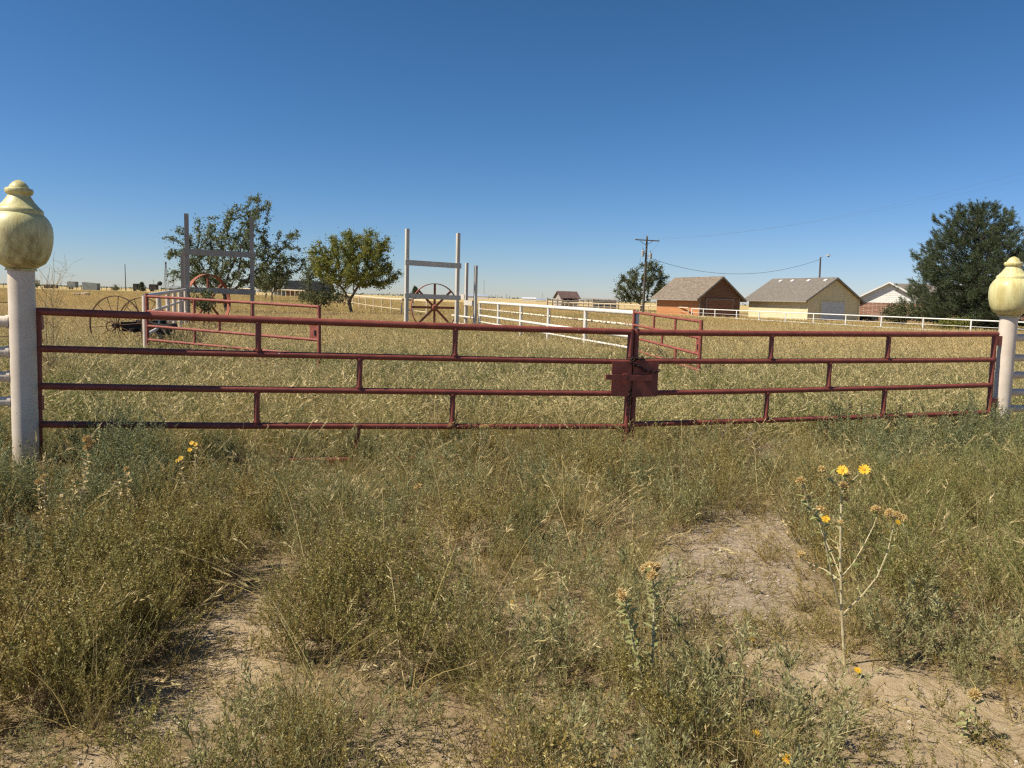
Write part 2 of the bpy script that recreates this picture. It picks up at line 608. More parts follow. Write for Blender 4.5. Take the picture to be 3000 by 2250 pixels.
# ------------------------------------------------------------------ gate posts with finials, side rails
FIN = [(174, 1085), (172, 1066), (160, 1060), (195, 1040), (267, 1000), (299, 950), (322, 900), (337, 850), (352, 780), (358, 700), (356, 650), (349, 600),
       (332, 560), (308, 520), (283, 492), (258, 470), (260, 462), (256, 430), (239, 415), (220, 400), (195, 375), (172, 350), (149, 320), (131, 295), (125, 280), (125, 268),
       (142, 262), (150, 250), (154, 232), (152, 215), (145, 205), (111, 200), (108, 190), (97, 170), (69, 140), (30, 119), (2, 112)]
FK = 0.000727


def gate_post(bot_px, top_px, y, label, flabel, stain):
    top = P(*top_px, y)
    b = P(*bot_px, y)
    ax = (top - b).normalized()
    base = b + ax * ((-0.1 - b.z) / ax.z)
    t = thing('gate_post', base, label, 'gate post', 'white pipe posts of the front gate')
    MB().tube([base, top], .0925, 40).build('pipe', M['post'], t)
    weld = MB()
    o = None
    me = MB().lathe([(r * FK * .86, (1085 - z) * FK * .98) for r, z in FIN], (0, 0, 0), (0, 0, 1), 64)
    # the finial keeps its own axes so that its stains sit on it
    f = me.build('finial', M['finial'])
    f.parent = t
    f.location = top - Vector(base)
    q = Vector((0, 0, 1)).rotation_difference(ax)
    f.rotation_euler = q.to_euler()
    f.color = (1, 1, 1, stain)
    f['label'] = flabel
    return t, base, top, ax


YL, YR = 6.05, 8.95
postL, baseL, topL, axL = gate_post((73, 1203), (62, 793), YL, 'white pipe gate post with a brown-stained cream urn finial, near the dark green weeds',
                                    'cream urn finial with brown stains', 1.0)
postR, baseR, topR, axR = gate_post((2933, 1195), (2956, 929), YR, 'white pipe gate post with a clean pale yellow finial, in front of the pine tree',
                                    'clean pale yellow urn finial', 0.12)


def at_h(base, ax, z):
    return base + ax * ((z - base.z) / ax.z)


gdir = Vector((baseR.x - baseL.x, baseR.y - baseL.y, 0)).normalized()


def side_fence(base, ax, sgn, pxu, vs, yy, rads, label):
    d = Vector((gdir.x * sgn, gdir.y * sgn, 0))
    t = thing('pipe_fence', V2(base.x + d.x * .2, base.y + d.y * .2), label, 'fence', 'white pipe fence beside the front gate')
    for v, r in zip(vs, rads):
        z = P(pxu, v, yy).z
        a = at_h(base, ax, z) + d * .07
        m = MB().tube([a, a + d * 3.1], r, 20)
        ring = a + d * .03
        m.tube([ring - d * .012, ring + d * .012], r + .008, 20)
        m.build('rail', M['post'], t)
    e = at_h(base, ax, 0) + d * 3.2
    MB().tube([Vector((e.x, e.y, -.1)), Vector((e.x, e.y, 1.5))], .06, 16).build('post', M['post'], t)


side_fence(baseL, axL, -1, 30, (943, 1032, 1104, 1177), YL - .05, (.045, .042, .040, .037),
           'white pipe fence of four rails running left from the stained gate post')
side_fence(baseR, axR, 1, 2985, (989, 1048, 1098, 1148, 1196), YR + .1, (.044, .042, .042, .042, .04),
           'white pipe fence of five rails running right from the pale yellow finial post')


# ------------------------------------------------------------------ front gate, two leaves
def ydepth(u):
    """depth of the front gate plane at an image column"""
    s = (u - 1500) / FPX
    a, b = Vector((-3.79, 6.12)), Vector((5.55, 8.9))
    k = (b.y - a.y) / (b.x - a.x)
    return (a.y - k * a.x) / (1 - k * s)


def GP(u, v):
    return P(u, v, ydepth(u))


def pipe_gate(label, rails, struts, rr, stiles, hinge):
    t = thing('pipe_gate', V2(*GP(*rails[0][0])[:2]), label, 'gate', 'leaves of the red front gate')
    R3 = []
    for (a, b) in rails:
        p, q = GP(*a), GP(*b)
        mid = (p + q) / 2 + Vector((0, 0, -.006))
        MB().tube([p, p.lerp(mid, .5) + Vector((0, 0, -.003)), mid, q.lerp(mid, .5) + Vector((0, 0, -.003)), q], rr + (.004 if not R3 else .0012), 24).build('rail', M['red'], t)
        R3.append((p, q))

    def on(i, u):
        (a, b) = rails[i]
        k = (u - a[0]) / (b[0] - a[0])
        v = a[1] + (b[1] - a[1]) * k
        return GP(u, v)
    for i, u, du in struts:
        p, q = on(i, u), on(i + 1, u + du)
        d = (q - p).normalized()
        m = MB().tube([p + d * .01, q - d * .01], rr * .93, 20)
        m.tube([p + d * (rr - .004), p + d * (rr + .012)], rr + .006, 20)
        m.tube([q - d * (rr + .012), q - d * (rr - .004)], rr + .006, 20)
        m.build('strut', M['red'], t)
    for (a, b, r) in stiles:
        p, q = GP(*a), GP(*b)
        MB().tube([p, q], r, 24).build('stile', M['red'], t)
    for (u, v) in hinge:
        p = GP(u, v)
        MB().box(p, gdir * .04, Vector((-gdir.y, gdir.x, 0)) * .03, Vector((0, 0, .055))).build('hinge', M['red'], t)
    return t


gateL = pipe_gate('long red pipe gate leaf hinged on the brown-stained gate post',
                  [((108, 912), (1846, 973)), ((108, 1021), (1841, 1060)), ((110, 1131), (1836, 1153)), ((113, 1243), (1831, 1249)), ((115, 1352), (1826, 1336))],
                  [(0, 757, 0), (0, 1335, -3), (1, 1055, -3), (2, 753, -1), (2, 1327, -3), (3, 1047, -3)], .0265,
                  [((112, 905), (116, 1362), .024), ((1849, 964), (1829, 1345), .031)], [(108, 945), (110, 1180)])
gateR = pipe_gate('shorter red pipe gate leaf hinged on the post by the pine',
                  [((1868, 974), (2922, 979)), ((1864, 1058), (2914, 1054)), ((1859, 1152), (2905, 1128)), ((1852, 1243), (2899, 1208)), ((1849, 1326), (2891, 1288))],
                  [(0, 2262, -5), (0, 2605, -6), (1, 2432, -6), (2, 2249, -6), (2, 2593, -7), (3, 2420, -6)], .0265,
                  [((1865.5, 964), (1847.5, 1335), .027), ((2914, 982), (2890, 1292), .027)], [(2921, 998), (2905, 1180)])

# latch plates, bar and bracket on the meeting stiles
nrm = Vector((gdir.y, -gdir.x, 0))


def plate(px, off, th, name, parent, bev=True):
    pts = [GP(u, v) + nrm * off for u, v in px]
    return MB().prism(pts, nrm * th).build(name, M['red'], parent, smooth=False)


plate([(1789, 1060), (1846, 1061), (1842, 1162), (1785, 1157)], .034, .008, 'latch_plate', gateL)
plate([(1852, 1061), (1925, 1061), (1920, 1160), (1846, 1162)], .030, .008, 'latch_plate', gateR)
plate([(1767, 1095), (1902, 1098), (1902, 1114), (1766, 1110)], .062, .014, 'latch_bar', gateL)
plate([(1817, 1094), (1831, 1093), (1823, 1121)], .046, .032, 'bar_bracket', gateL)
plate([(1888, 1098), (1906, 1099), (1900, 1117), (1887, 1116)], .042, .016, 'latch_keeper', gateR)


def chain_mesh(pts, link=.034, r=.0042):
    pts = [Vector(p) for p in pts]
    mb = MB()
    seg = []
    for a, b in zip(pts[:-1], pts[1:]):
        n = max(1, int((b - a).length / (link * .72)))
        for i in range(n):
            seg.append((a.lerp(b, (i + .5) / n), (b - a).normalized()))
    for i, (c, d) in enumerate(seg):
        s = d.cross(nrm)
        s = s.normalized() if s.length > .1 else d.orthogonal().normalized()
        if i % 2:
            s = d.cross(s)
        s = Quaternion(d, rnd.uniform(-.5, .5)) @ s
        loop = []
        for k in range(13):
            t = 2 * math.pi * k / 12
            loop.append(c + d * (link / 2 * math.cos(t)) + s * (link * .33 * math.sin(t)))
        mb.tube(loop, r, 6, False)
    return mb


ch = chain_mesh([GP(1829, 1044) + nrm * .045, GP(1838, 1052) + nrm * .055, GP(1852, 1046) + nrm * .05, GP(1866, 1050) + nrm * .055, GP(1879, 1046) + nrm * .04,
                 GP(1876, 1052) + nrm * .03, GP(1850, 1053) + nrm * .06, GP(1838, 1058) + nrm * .06, GP(1853, 1068) + nrm * .06, GP(1868, 1073) + nrm * .058,
                 GP(1882, 1084) + nrm * .055, GP(1905, 1089) + nrm * .055, GP(1926, 1086) + nrm * .045, GP(1928, 1081) + nrm * .01], .036, .005).build('gate_chain', M['chain'])
tag(ch, 'dark rusty chain wrapped around the meeting stiles of the front gate', 'chain')
ch2 = chain_mesh([GP(1839, 1140) + nrm * .05, GP(1838, 1160) + nrm * .048, GP(1837, 1186) + nrm * .046], .03, .004).build('chain_end', M['chain'])
tag(ch2, 'short rusty chain end hanging below the latch plates', 'chain')


# ------------------------------------------------------------------ back gates by the driveway, white fences, frames with wheels
def lerp_px(a, b, k):
    return (a[0] + (b[0] - a[0]) * k, a[1] + (b[1] - a[1]) * k)


def back_gate(label, h, e, zt, rails, struts, plate_rails, dark_low=True):
    """hinge (x,y), free end (x,y), top height at both, rail drops"""
    hv, ev = Vector((*h, 0)), Vector((*e, 0))
    t = thing('pipe_gate', V2(*h), label, 'gate', 'red driveway gates standing open behind the front gate')

    def pt(k, dz):
        p = hv.lerp(ev, k)
        return Vector((p.x, p.y, zt[0] + (zt[1] - zt[0]) * k - dz))
    for dz in rails:
        MB().tube([pt(0, dz), pt(1, dz)], .027, 14).build('rail', M['redold'], t)
    for i, k in struts:
        MB().tube([pt(k, rails[i]), pt(k, rails[i + 1])], .025, 12).build('strut', M['redold'], t)
    for k, a in ((0, .06), (1, .02)):
        MB().tube([pt(k, -a), pt(k, rails[-1] + .05)], .034, 16).build('stile', M['redold'], t)
    d = (ev - hv).normalized()
    a, b = rails[plate_rails[0]], rails[plate_rails[1]]
    k = 1 - .12 / (ev - hv).length
    n = Vector((d.y, -d.x, 0))
    MB().box(pt(k, (a + b) / 2), d * .085, n * .006, Vector((0, 0, (b - a) / 2))).build('latch_plate', M['redold'], t)
    MB().box(pt(1 - .085 / (ev - hv).length, (a + b) / 2 + .02) + n * .012, d * .016, n * .008, Vector((0, 0, .045))).build('latch_slot', M['dark'], t)
    return t


hL = P(430, 868, 15.7); eL = P(935, 899, 13.9)
hR = P(1858, 915, 17.9); eR = P(2055, 942, 13.6)
back_gate('faded red pipe gate swung open beside the old hay rake', hL[:2], eL[:2], (hL.z, eL.z), (0, .30, .60, .88, 1.12),
          [(0, .30), (0, .64), (1, .45), (2, .30), (2, .68), (3, .45)], (1, 2))
back_gate('faded red pipe gate swung open at the near end of the white pipe fence', hR[:2], eR[:2], (hR.z, eR.z), (0, .29, .58, .86, 1.1),
          [(0, .36), (0, .68), (1, .5), (2, .7), (3, .5)], (1, 2))


def white_fence(label, pts, ztop, post_r, rails, name='pipe_fence', group=None, mat='white', extra_post_h=.0):
    """pts (x,y); ztop per point; rails = list of (drop, radius, material)"""
    t = thing(name, V2(*pts[0]), label, 'fence', group)
    for (x, y), z in zip(pts, ztop):
        MB().tube([V2(x, y, float(gz(x, y)) - .05), V2(x, y, z + extra_post_h)], post_r, 12).build('post', M[mat], t)
    for dz, r, m in rails:
        MB().tube([V2(x, y, z - dz) for (x, y), z in zip(pts, ztop)], r, 10).build('rail', M[m], t)
    return t


fa, fb = Vector((2.86, 17.95)), Vector((-1.55, 33.6))
fpts = [tuple(fa.lerp(fb, k)) for k in (0, .2037, .4017, .593, .787, .985)]
white_fence('white pipe fence receding from the open gate to the wheel frame', fpts, [1.345 + .06 * k for k in (0, .2, .4, .6, .8, 1)], .055,
            [(0, .057, 'white'), (.285, .03, 'flaked'), (.565, .042, 'white'), (.83, .028, 'white')])
la, lb = Vector((-7.55, 15.8)), Vector((-11.75, 27.7))
lpts = [tuple(la.lerp(lb, k)) for k in (0, .22, .415, .58, .75, .97)]
white_fence('short white pipe fence between the open gate and the frame before the big tree', lpts, [1.45 + .15 * k for k in (0, .22, .41, .58, .75, 1)], .057,
            [(0, .05, 'post'), (.36, .035, 'post'), (.80, .035, 'post')], mat='post')


def wheel_parts(t, c, r, ax, mat, spokes, rim_w, rim_t, sp_r, hub_r, hub_l, phase=0.0, bent=0):
    ax = Vector(ax).normalized()
    u = Vector((0, 0, 1)); s = ax.cross(u).normalized(); u = s.cross(ax)
    n = 64
    vs, fs = [], []
    for k in range(n):
        t_ = 2 * math.pi * k / n
        e = s * math.cos(t_) + u * math.sin(t_)
        for rr, o in ((r, -1), (r, 1), (r - rim_t, 1), (r - rim_t, -1)):
            vs.append(tuple(Vector(c) + e * rr + ax * o * rim_w / 2))
    for k in range(n):
        k2 = (k + 1) % n
        for j in range(4):
            j2 = (j + 1) % 4
            fs.append((k * 4 + j, k2 * 4 + j, k2 * 4 + j2, k * 4 + j2))
    MB().add(vs, fs).build('rim', mat, t)
    MB().tube([Vector(c) - ax * hub_l, Vector(c) - ax * hub_l * .5, Vector(c) + ax * hub_l * .5, Vector(c) + ax * hub_l],
              [hub_r * .6, hub_r, hub_r, hub_r * .6], 16).build('hub', mat, t)
    for k in range(spokes):
        a = 2 * math.pi * k / spokes + phase
        e = s * math.cos(a) + u * math.sin(a)
        MB().tube([Vector(c) + e * hub_r * .7, Vector(c) + e * (r - rim_t * .5)], sp_r, 8).build('spoke', mat, t)


def h_frame(label, a, b, ztop, zbeams, mat, bt=.17):
    a3, b3 = V2(*a), V2(*b)
    t = thing('timber_frame', (a3 + b3) / 2, label, 'frame', 'tall timber frames for the iron wheels')
    d = (b3 - a3); d.z = 0; d.normalize()
    n = Vector((d.y, -d.x, 0))
    for p, zt in ((a3, ztop[0]), (b3, ztop[1])):
        MB().box(Vector((p.x, p.y, (zt - .1) / 2)), d * .07, n * .07, Vector((0, 0, (zt + .1) / 2))).build('post', M[mat], t, False)
    for z, h in zbeams:
        p = Vector((a3.x, a3.y, z)) + n * .092 - d * .12; q = Vector((b3.x, b3.y, z - .03)) + n * .092 + d * .12
        MB().beam(p, q, .045, h).build('beam', M[mat], t, False)
    return t, d, n


LA = P(550, 852, 27.6); LB = P(739, 858, 28.3)
tL, dL, nL = h_frame('weathered grey timber frame standing before the large spreading tree', LA[:2], LB[:2], (P(549, 626, 27.6).z, P(736, 636, 28.3).z),
                     ((2.94, .20), (1.60, .20)), 'greyboard')
MB().box(Vector((LA.x - .16, LA.y + .03, 1.4)), dL * .075, nL * .075, Vector((0, 0, 1.5))).build('doubled_post', M['greyboard'], tL, False)
RA = P(1191, 866, 32.1); RB = P(1339, 871, 33.4)
tR, dR, nR = h_frame('white timber frame holding the large red spoked wheel against the sky', RA[:2], RB[:2], (P(1193, 670, 32.1).z, P(1341, 683, 33.4).z),
                     ((2.96, .22), (1.60, .2)), 'board')
wl = thing('iron_wheel', V2(LA.x + .9, LA.y + .9), 'red iron wheel seen nearly edge-on behind the grey timber frame', 'wheel', 'iron wheels in the timber frames')
wheel_parts(wl, (P(610, 885, 28.9)), 1.04, (.90, -.42, 0), M['rustwheel'], 8, .16, .03, .045, .15, .14)
wr = thing('iron_wheel', V2(P(1273, 900, 33.4).x, 33.4), 'wide open red spoked iron wheel behind the white timber frame', 'wheel', 'iron wheels in the timber frames')
wheel_parts(wr, P(1273, 901, 33.5), 1.04, (-.35, .94, 0), M['rustwheel'], 8, .15, .03, .05, .16, .14)

# the pair of slim posts with boards between frame and fence
sp = thing('board_fence', V2(*P(1390, 900, 33.6)[:2]), 'white board panel with two slim tall posts joining frame and pipe fence', 'fence')
p1 = P(1365, 900, 35.2); p2 = P(1392, 900, 33.6); p0 = P(1343, 900, 36.8)
fd = Vector((p1.x - p2.x, p1.y - p2.y, 0)).normalized(); fn = Vector((-fd.y, fd.x, 0))
if fn.x > 0:
    fn = -fn
for p, zt in ((p1, P(1365.5, 770, 35.2).z), (p2, P(1390, 778, 33.6).z)):
    MB().box(Vector((p.x, p.y, zt / 2)), dR * .06, nR * .06, Vector((0, 0, zt / 2))).build('post', M['board'], sp, False)
for a, b, zs in ((p0, p1, ((1.62, .22),)), (p1, p2, ((1.36, .22),))):
    for z, h in zs:
        MB().beam(Vector((a.x, a.y, z)) + fn * .085, Vector((b.x, b.y, z)) + fn * .085, .04, h).build('board', M['board'], sp, False)
for z in (.38, .72):
    MB().tube([Vector((p0.x - .3, p0.y, z + .02)), Vector((p2.x, p2.y, z))], .035, 8).build('rail', M['white'], sp)


# ------------------------------------------------------------------ old hay rake
def hay_rake():
    c1 = P(340, 953, 18.0); c2 = P(418, 951, 19.6)
    t = thing('hay_rake', V2(c1.x, c1.y), 'antique hay rake with two thin spoked iron wheels in the dry grass', 'hay rake')
    ax = (c2 - c1); ax.z = 0
    axd = Vector((.16, .98, 0)).normalized()
    for c, nm in ((c1, 0), (c2, 1)):
        e = bpy.data.objects.new('wheel', None)
        e.parent = t
        col.objects.link(e)
        ORIGIN[e.name] = ORIGIN[t.name]
        wheel_parts(e, c, .69, axd, M['rust'], 14, .03, .022, .0085, .07, .1, .1)
    MB().tube([c1, c2], .035, 10).build('axle', M['rust'], t)
    fr = MB()
    fr.beam(c1 + Vector((.1, .2, -.08)), c2 + Vector((.15, -.2, -.05)), .12, .14)
    fr.beam(c1 + Vector((.3, .1, -.12)), c2 + Vector((.75, .2, .0)), .1, .1)
    fr.beam(c1 + Vector((.05, .15, -.02)), c1 + Vector((.95, .5, .04)), .16, .18)
    fr.beam(c1 + Vector((.35, .35, .02)), c1 + Vector((1.15, .2, -.1)), .22, .22)
    fr.build('frame', M['iron'], t)
    te = MB()
    for i in range(16):
        b = c1.lerp(c2, i / 15) + Vector((.45, .1, .06))
        te.tube([b, b + Vector((.2, -.08, .12)), b + Vector((.36, -.14, -.05)), b + Vector((.4, -.16, -.42))], .008, 5)
    te.build('tines', M['rust'], t)
    s = c1 + Vector((.62, .5, .24))
    MB().lathe([(.02, .0), (.12, .01), (.19, .05), (.2, .07), (.12, .025), (.02, .014)], s, (.15, 0, 1), 18).build('seat', M['iron'], t)
    MB().tube([s, s + Vector((-.1, .05, -.28))], .02, 6).build('seat_stem', M['iron'], t)
    g = c1 + Vector((-.06, -.12, -.02))
    MB().tube([g + Vector((.11 * math.cos(a), 0, .11 * math.sin(a))) for a in np.linspace(0, 6.283, 15)], .014, 6).build('gear', M['rust'], t)


hay_rake()


# ------------------------------------------------------------------ trees
def colonise(base, trunk_top, attr, step, kill, infl, iters, rs, droop=0.0):
    """grows a branch skeleton into a cloud of points"""
    nodes = [np.array(base)]
    par = [-1]
    n0 = max(2, int(np.linalg.norm(trunk_top - base) / step))
    for i in range(1, n0 + 1):
        nodes.append(base + (trunk_top - base) * i / n0 + rs.normal(size=3) * step * .06)
        par.append(i - 1)
    N = np.array(nodes)
    par = list(par)
    A = attr.copy()
    for it in range(iters):
        if len(A) == 0:
            break
        d = np.linalg.norm(A[:, None, :] - N[None, n0 - 1:, :], axis=2)
        near = d.argmin(1)
        dm = d[np.arange(len(A)), near]
        keep = dm > kill
        A = A[keep]; near = near[keep]; dm = dm[keep]
        use = dm < infl
        if not use.any():
            infl *= 1.3
            continue
        new = []
        for k in np.unique(near[use]):
            s = (near == k) & use
            q = N[n0 - 1 + k]
            v = A[s] - q
            v = (v / np.linalg.norm(v, axis=1, keepdims=True)).mean(0)
            v = v + rs.normal(size=3) * .22
            v[2] -= droop
            v /= np.linalg.norm(v) + 1e-9
            new.append((q + v * step, n0 - 1 + k))
        if not new:
            break
        N = np.vstack([N, [q for q, _ in new]])
        par += [k for _, k in new]
    return N, np.array(par)


def skeleton_mesh(N, par, r_tip, r_base, mb, expo=2.4):
    n = len(N)
    w_ = np.zeros(n)
    ch = np.zeros(n, int)
    for i in range(n - 1, 0, -1):
        if ch[i] == 0:
            w_[i] = 1
        w_[par[i]] += w_[i]; ch[par[i]] += 1
    r = r_tip * w_ ** (1 / expo)
    r = np.minimum(r, r_base)
    r[0] = max(r[0], r_base * 1.25)
    for i in range(1, n):
        a, b = N[par[i]], N[i]
        mb.tube([a, b + (b - a) * .08], [r[par[i]] if ch[par[i]] == 1 else min(r[par[i]], r[i] * 1.25), r[i]], 8 if r[i] > .06 else 4, False)
    return ch, r


def leaf_quads(c, size, rs, aspect=.55):
    """random leaf-shaped quads at points c"""
    k = len(c)
    d = rs.normal(size=(k, 3)); d /= np.linalg.norm(d, axis=1, keepdims=True)
    e = rs.normal(size=(k, 3)); e -= d * (e * d).sum(1, keepdims=True); e /= np.linalg.norm(e, axis=1, keepdims=True)
    s = (size * rs.uniform(.6, 1.3, k))[:, None]
    return np.stack([c - d * s * .5, c + e * s * aspect * .5 - d * s * .05, c + d * s * .5, c - e * s * aspect * .5 - d * s * .05], 1)


def crown_points(rs, lobes, n):
    """points in a union of ellipsoids (centre, radii, weight)"""
    w_ = np.array([l[2] for l in lobes], float); w_ /= w_.sum()
    k = rs.choice(len(lobes), n, p=w_)
    v = rs.normal(size=(n, 3)); v /= np.linalg.norm(v, axis=1, keepdims=True)
    r = rs.random(n)[:, None] ** .42
    c = np.array([l[0] for l in lobes])[k]; rad = np.array([l[1] for l in lobes])[k]
    return c + v * r * rad


def tree(name, label, base, lobes, trunk_h, seed, leafmat, nattr=420, step=.32, leaves=9000, leaf=.13, spread=.3, r_tip=.012, r_base=.2,
         cat='tree', group=None, lean=(0, 0), bare_frac=.0, infl=2.6, branch_mat='bark'):
    rs = np.random.default_rng(seed)
    b = np.array(base)
    t = thing(name, base, label, cat, group)
    L = [(b + np.array(c), np.array(r), w_) for c, r, w_ in lobes]
    A = crown_points(rs, L, nattr)
    A = A[A[:, 2] > b[2] + trunk_h * .55]
    N, par = colonise(b + [0, 0, -.1], b + [lean[0], lean[1], trunk_h], A, step, step * 1.15, infl, 90, rs)
    mb = MB()
    ch, r = skeleton_mesh(N, par, r_tip, r_base, mb)
    mb.build('trunk', M[branch_mat], t)
    tips = np.where((r < r_tip * 2.6))[0]
    tips = tips[tips > 3]
    if bare_frac:
        tips = tips[rs.random(len(tips)) > bare_frac]
    k = rs.choice(tips, leaves)
    c = N[k] + (N[par[k]] - N[k]) * rs.random(leaves)[:, None] + rs.normal(size=(leaves, 3)) * spread * rs.random(leaves)[:, None]
    MB().quads(leaf_quads(c, leaf, rs), rs.random(leaves)).build('crown', M[leafmat], t, False)
    return t


def gbase(u, y):
    p = P(u, 880, y)
    return (p.x, p.y, float(gz(p.x, p.y)))


# metres per photo pixel at depth y: y / FPX
def lob(u, v, y, base, ru, rv, w_, ry=None):
    p = P(u, v, y)
    k = y / FPX
    return ((p.x - base[0], 0.0 if ry is None else ry, p.z - base[2]), (ru * k, (ru * k) * .9, rv * k), w_)


B1 = gbase(663, 46)
tree('spreading_tree', 'large spreading tree with thin open crown behind the grey timber frame', B1,
     [lob(670, 760, 46, B1, 150, 95, 4), lob(720, 660, 46, B1, 75, 85, 2.4), lob(610, 690, 46, B1, 70, 60, 1.5), lob(820, 760, 46, B1, 80, 58, 2),
      lob(560, 770, 46, B1, 75, 55, 1.2), lob(755, 605, 46, B1, 45, 40, .7), lob(520, 710, 46, B1, 42, 50, .6), lob(850, 700, 46, B1, 40, 50, .5), lob(520, 810, 46, B1, 40, 25, .5), lob(640, 815, 46, B1, 105, 34, 1.6), lob(790, 800, 46, B1, 80, 28, .8)],
     1.05, 3, 'leaf_oak', nattr=950, step=.27, leaves=30000, leaf=.12, spread=.17, r_tip=.0125, r_base=.36, lean=(-.05, 0), group=None, bare_frac=.12)
B2 = gbase(1033, 56)
tree('dense_tree', 'bushy rounded tree with yellowing crown left of the white timber frame', B2,
     [lob(1030, 770, 56, B2, 125, 75, 4), lob(960, 750, 56, B2, 65, 55, 1.4), lob(1060, 710, 56, B2, 85, 42, 1.6), lob(1110, 800, 56, B2, 70, 48, 1.6), lob(1110, 720, 56, B2, 38, 45, .8),
      lob(925, 760, 56, B2, 40, 40, .6), lob(1000, 815, 56, B2, 80, 34, 1.3), lob(1100, 822, 56, B2, 60, 28, 1)],
     1.0, 5, 'leaf_yellowish', nattr=800, step=.3, leaves=36000, leaf=.13, spread=.22, r_tip=.013, r_base=.21, lean=(-.25, 0))
B3 = gbase(935, 62)
tree('leafy_shrub', 'half bare grey shrub standing between the two big trees', B3,
     [lob(935, 868, 62, B3, 66, 22, 2.5), lob(915, 800, 62, B3, 50, 34, 1), lob(985, 868, 62, B3, 42, 22, 1)],
     .1, 8, 'leaf_dull', nattr=260, step=.26, leaves=7500, leaf=.14, spread=.36, r_tip=.012, r_base=.07, cat='shrub', bare_frac=.1)
B4 = gbase(797, 95)
tree('small_tree', 'small olive tree far off between the timber frame and the dark roofed house', B4,
     [lob(800, 820, 95, B4, 52, 30, 3), lob(830, 812, 95, B4, 36, 26, 1)], .9, 9, 'leaf_dull', nattr=240, step=.32, leaves=5200, leaf=.2, spread=.4, r_tip=.016, r_base=.17,
     group='small far trees behind the big tree')
B5 = gbase(779, 112)
tree('small_tree', 'smaller far tree partly hidden by the right post of the grey frame', B5,
     [lob(768, 828, 112, B5, 38, 22, 3)], 1.2, 10, 'leaf_dull', nattr=160, step=.4, leaves=3000, leaf=.22, spread=.4, r_tip=.018, r_base=.17,
     group='small far trees behind the big tree')
B6 = gbase(1880, 112)
tree('shade_tree', 'dark leafy tree behind the utility pole', B6,
     [lob(1850, 850, 112, B6, 62, 42, 2.4), lob(1905, 815, 112, B6, 50, 60, 3), lob(1935, 830, 112, B6, 36, 50, 1.4), lob(1845, 815, 112, B6, 32, 35, 1), lob(1915, 785, 112, B6, 24, 24, .6)],
     1.0, 12, 'leaf_dull', nattr=420, step=.42, leaves=19000, leaf=.2, spread=.3, r_tip=.02, r_base=.26)
B7 = gbase(590, 72)
# green sprouts around the left wheel
B8 = gbase(598, 26.8)
tree('green_sprout', 'green sprouting shrub growing against the foot of the grey timber frame', B8,
     [lob(600, 880, 26.8, B8, 34, 36, 2), lob(570, 870, 26.8, B8, 15, 30, .5)], .1, 14, 'leaf_oak', nattr=110, step=.12, leaves=1100, leaf=.085, spread=.1, r_tip=.006, r_base=.02, cat='shrub')
# bush and climbers by the brick house
B9 = gbase(2650, 70)
tree('garden_bush', 'leafy bush with a dry patch in front of the brick house', B9,
     [lob(2640, 915, 70, B9, 52, 28, 3), lob(2600, 925, 70, B9, 25, 22, 1), lob(2700, 920, 70, B9, 32, 24, 1)], .2, 15, 'leaf_dull', nattr=260, step=.3, leaves=6500, leaf=.16, spread=.35,
     r_tip=.012, r_base=.06, cat='shrub')
B10 = gbase(2790, 58)
tree('garden_bush', 'low yellow green bush on the white fence beneath the pine', B10,
     [lob(2780, 948, 58, B10, 34, 17, 2), lob(2820, 945, 58, B10, 22, 18, 1)], .1, 16, 'leaf_yellowish', nattr=140, step=.22, leaves=2600, leaf=.13, spread=.22, r_tip=.008, r_base=.03, cat='shrub')
B11 = gbase(2930, 64)
tree('garden_bush', 'bright green low bush behind the white fence near the right gate post', B11,
     [lob(2915, 950, 64, B11, 55, 13, 2), lob(2985, 945, 64, B11, 40, 17, 1)], .1, 17, 'leaf_bright', nattr=160, step=.25, leaves=3600, leaf=.14, spread=.25, r_tip=.008, r_base=.03, cat='shrub')


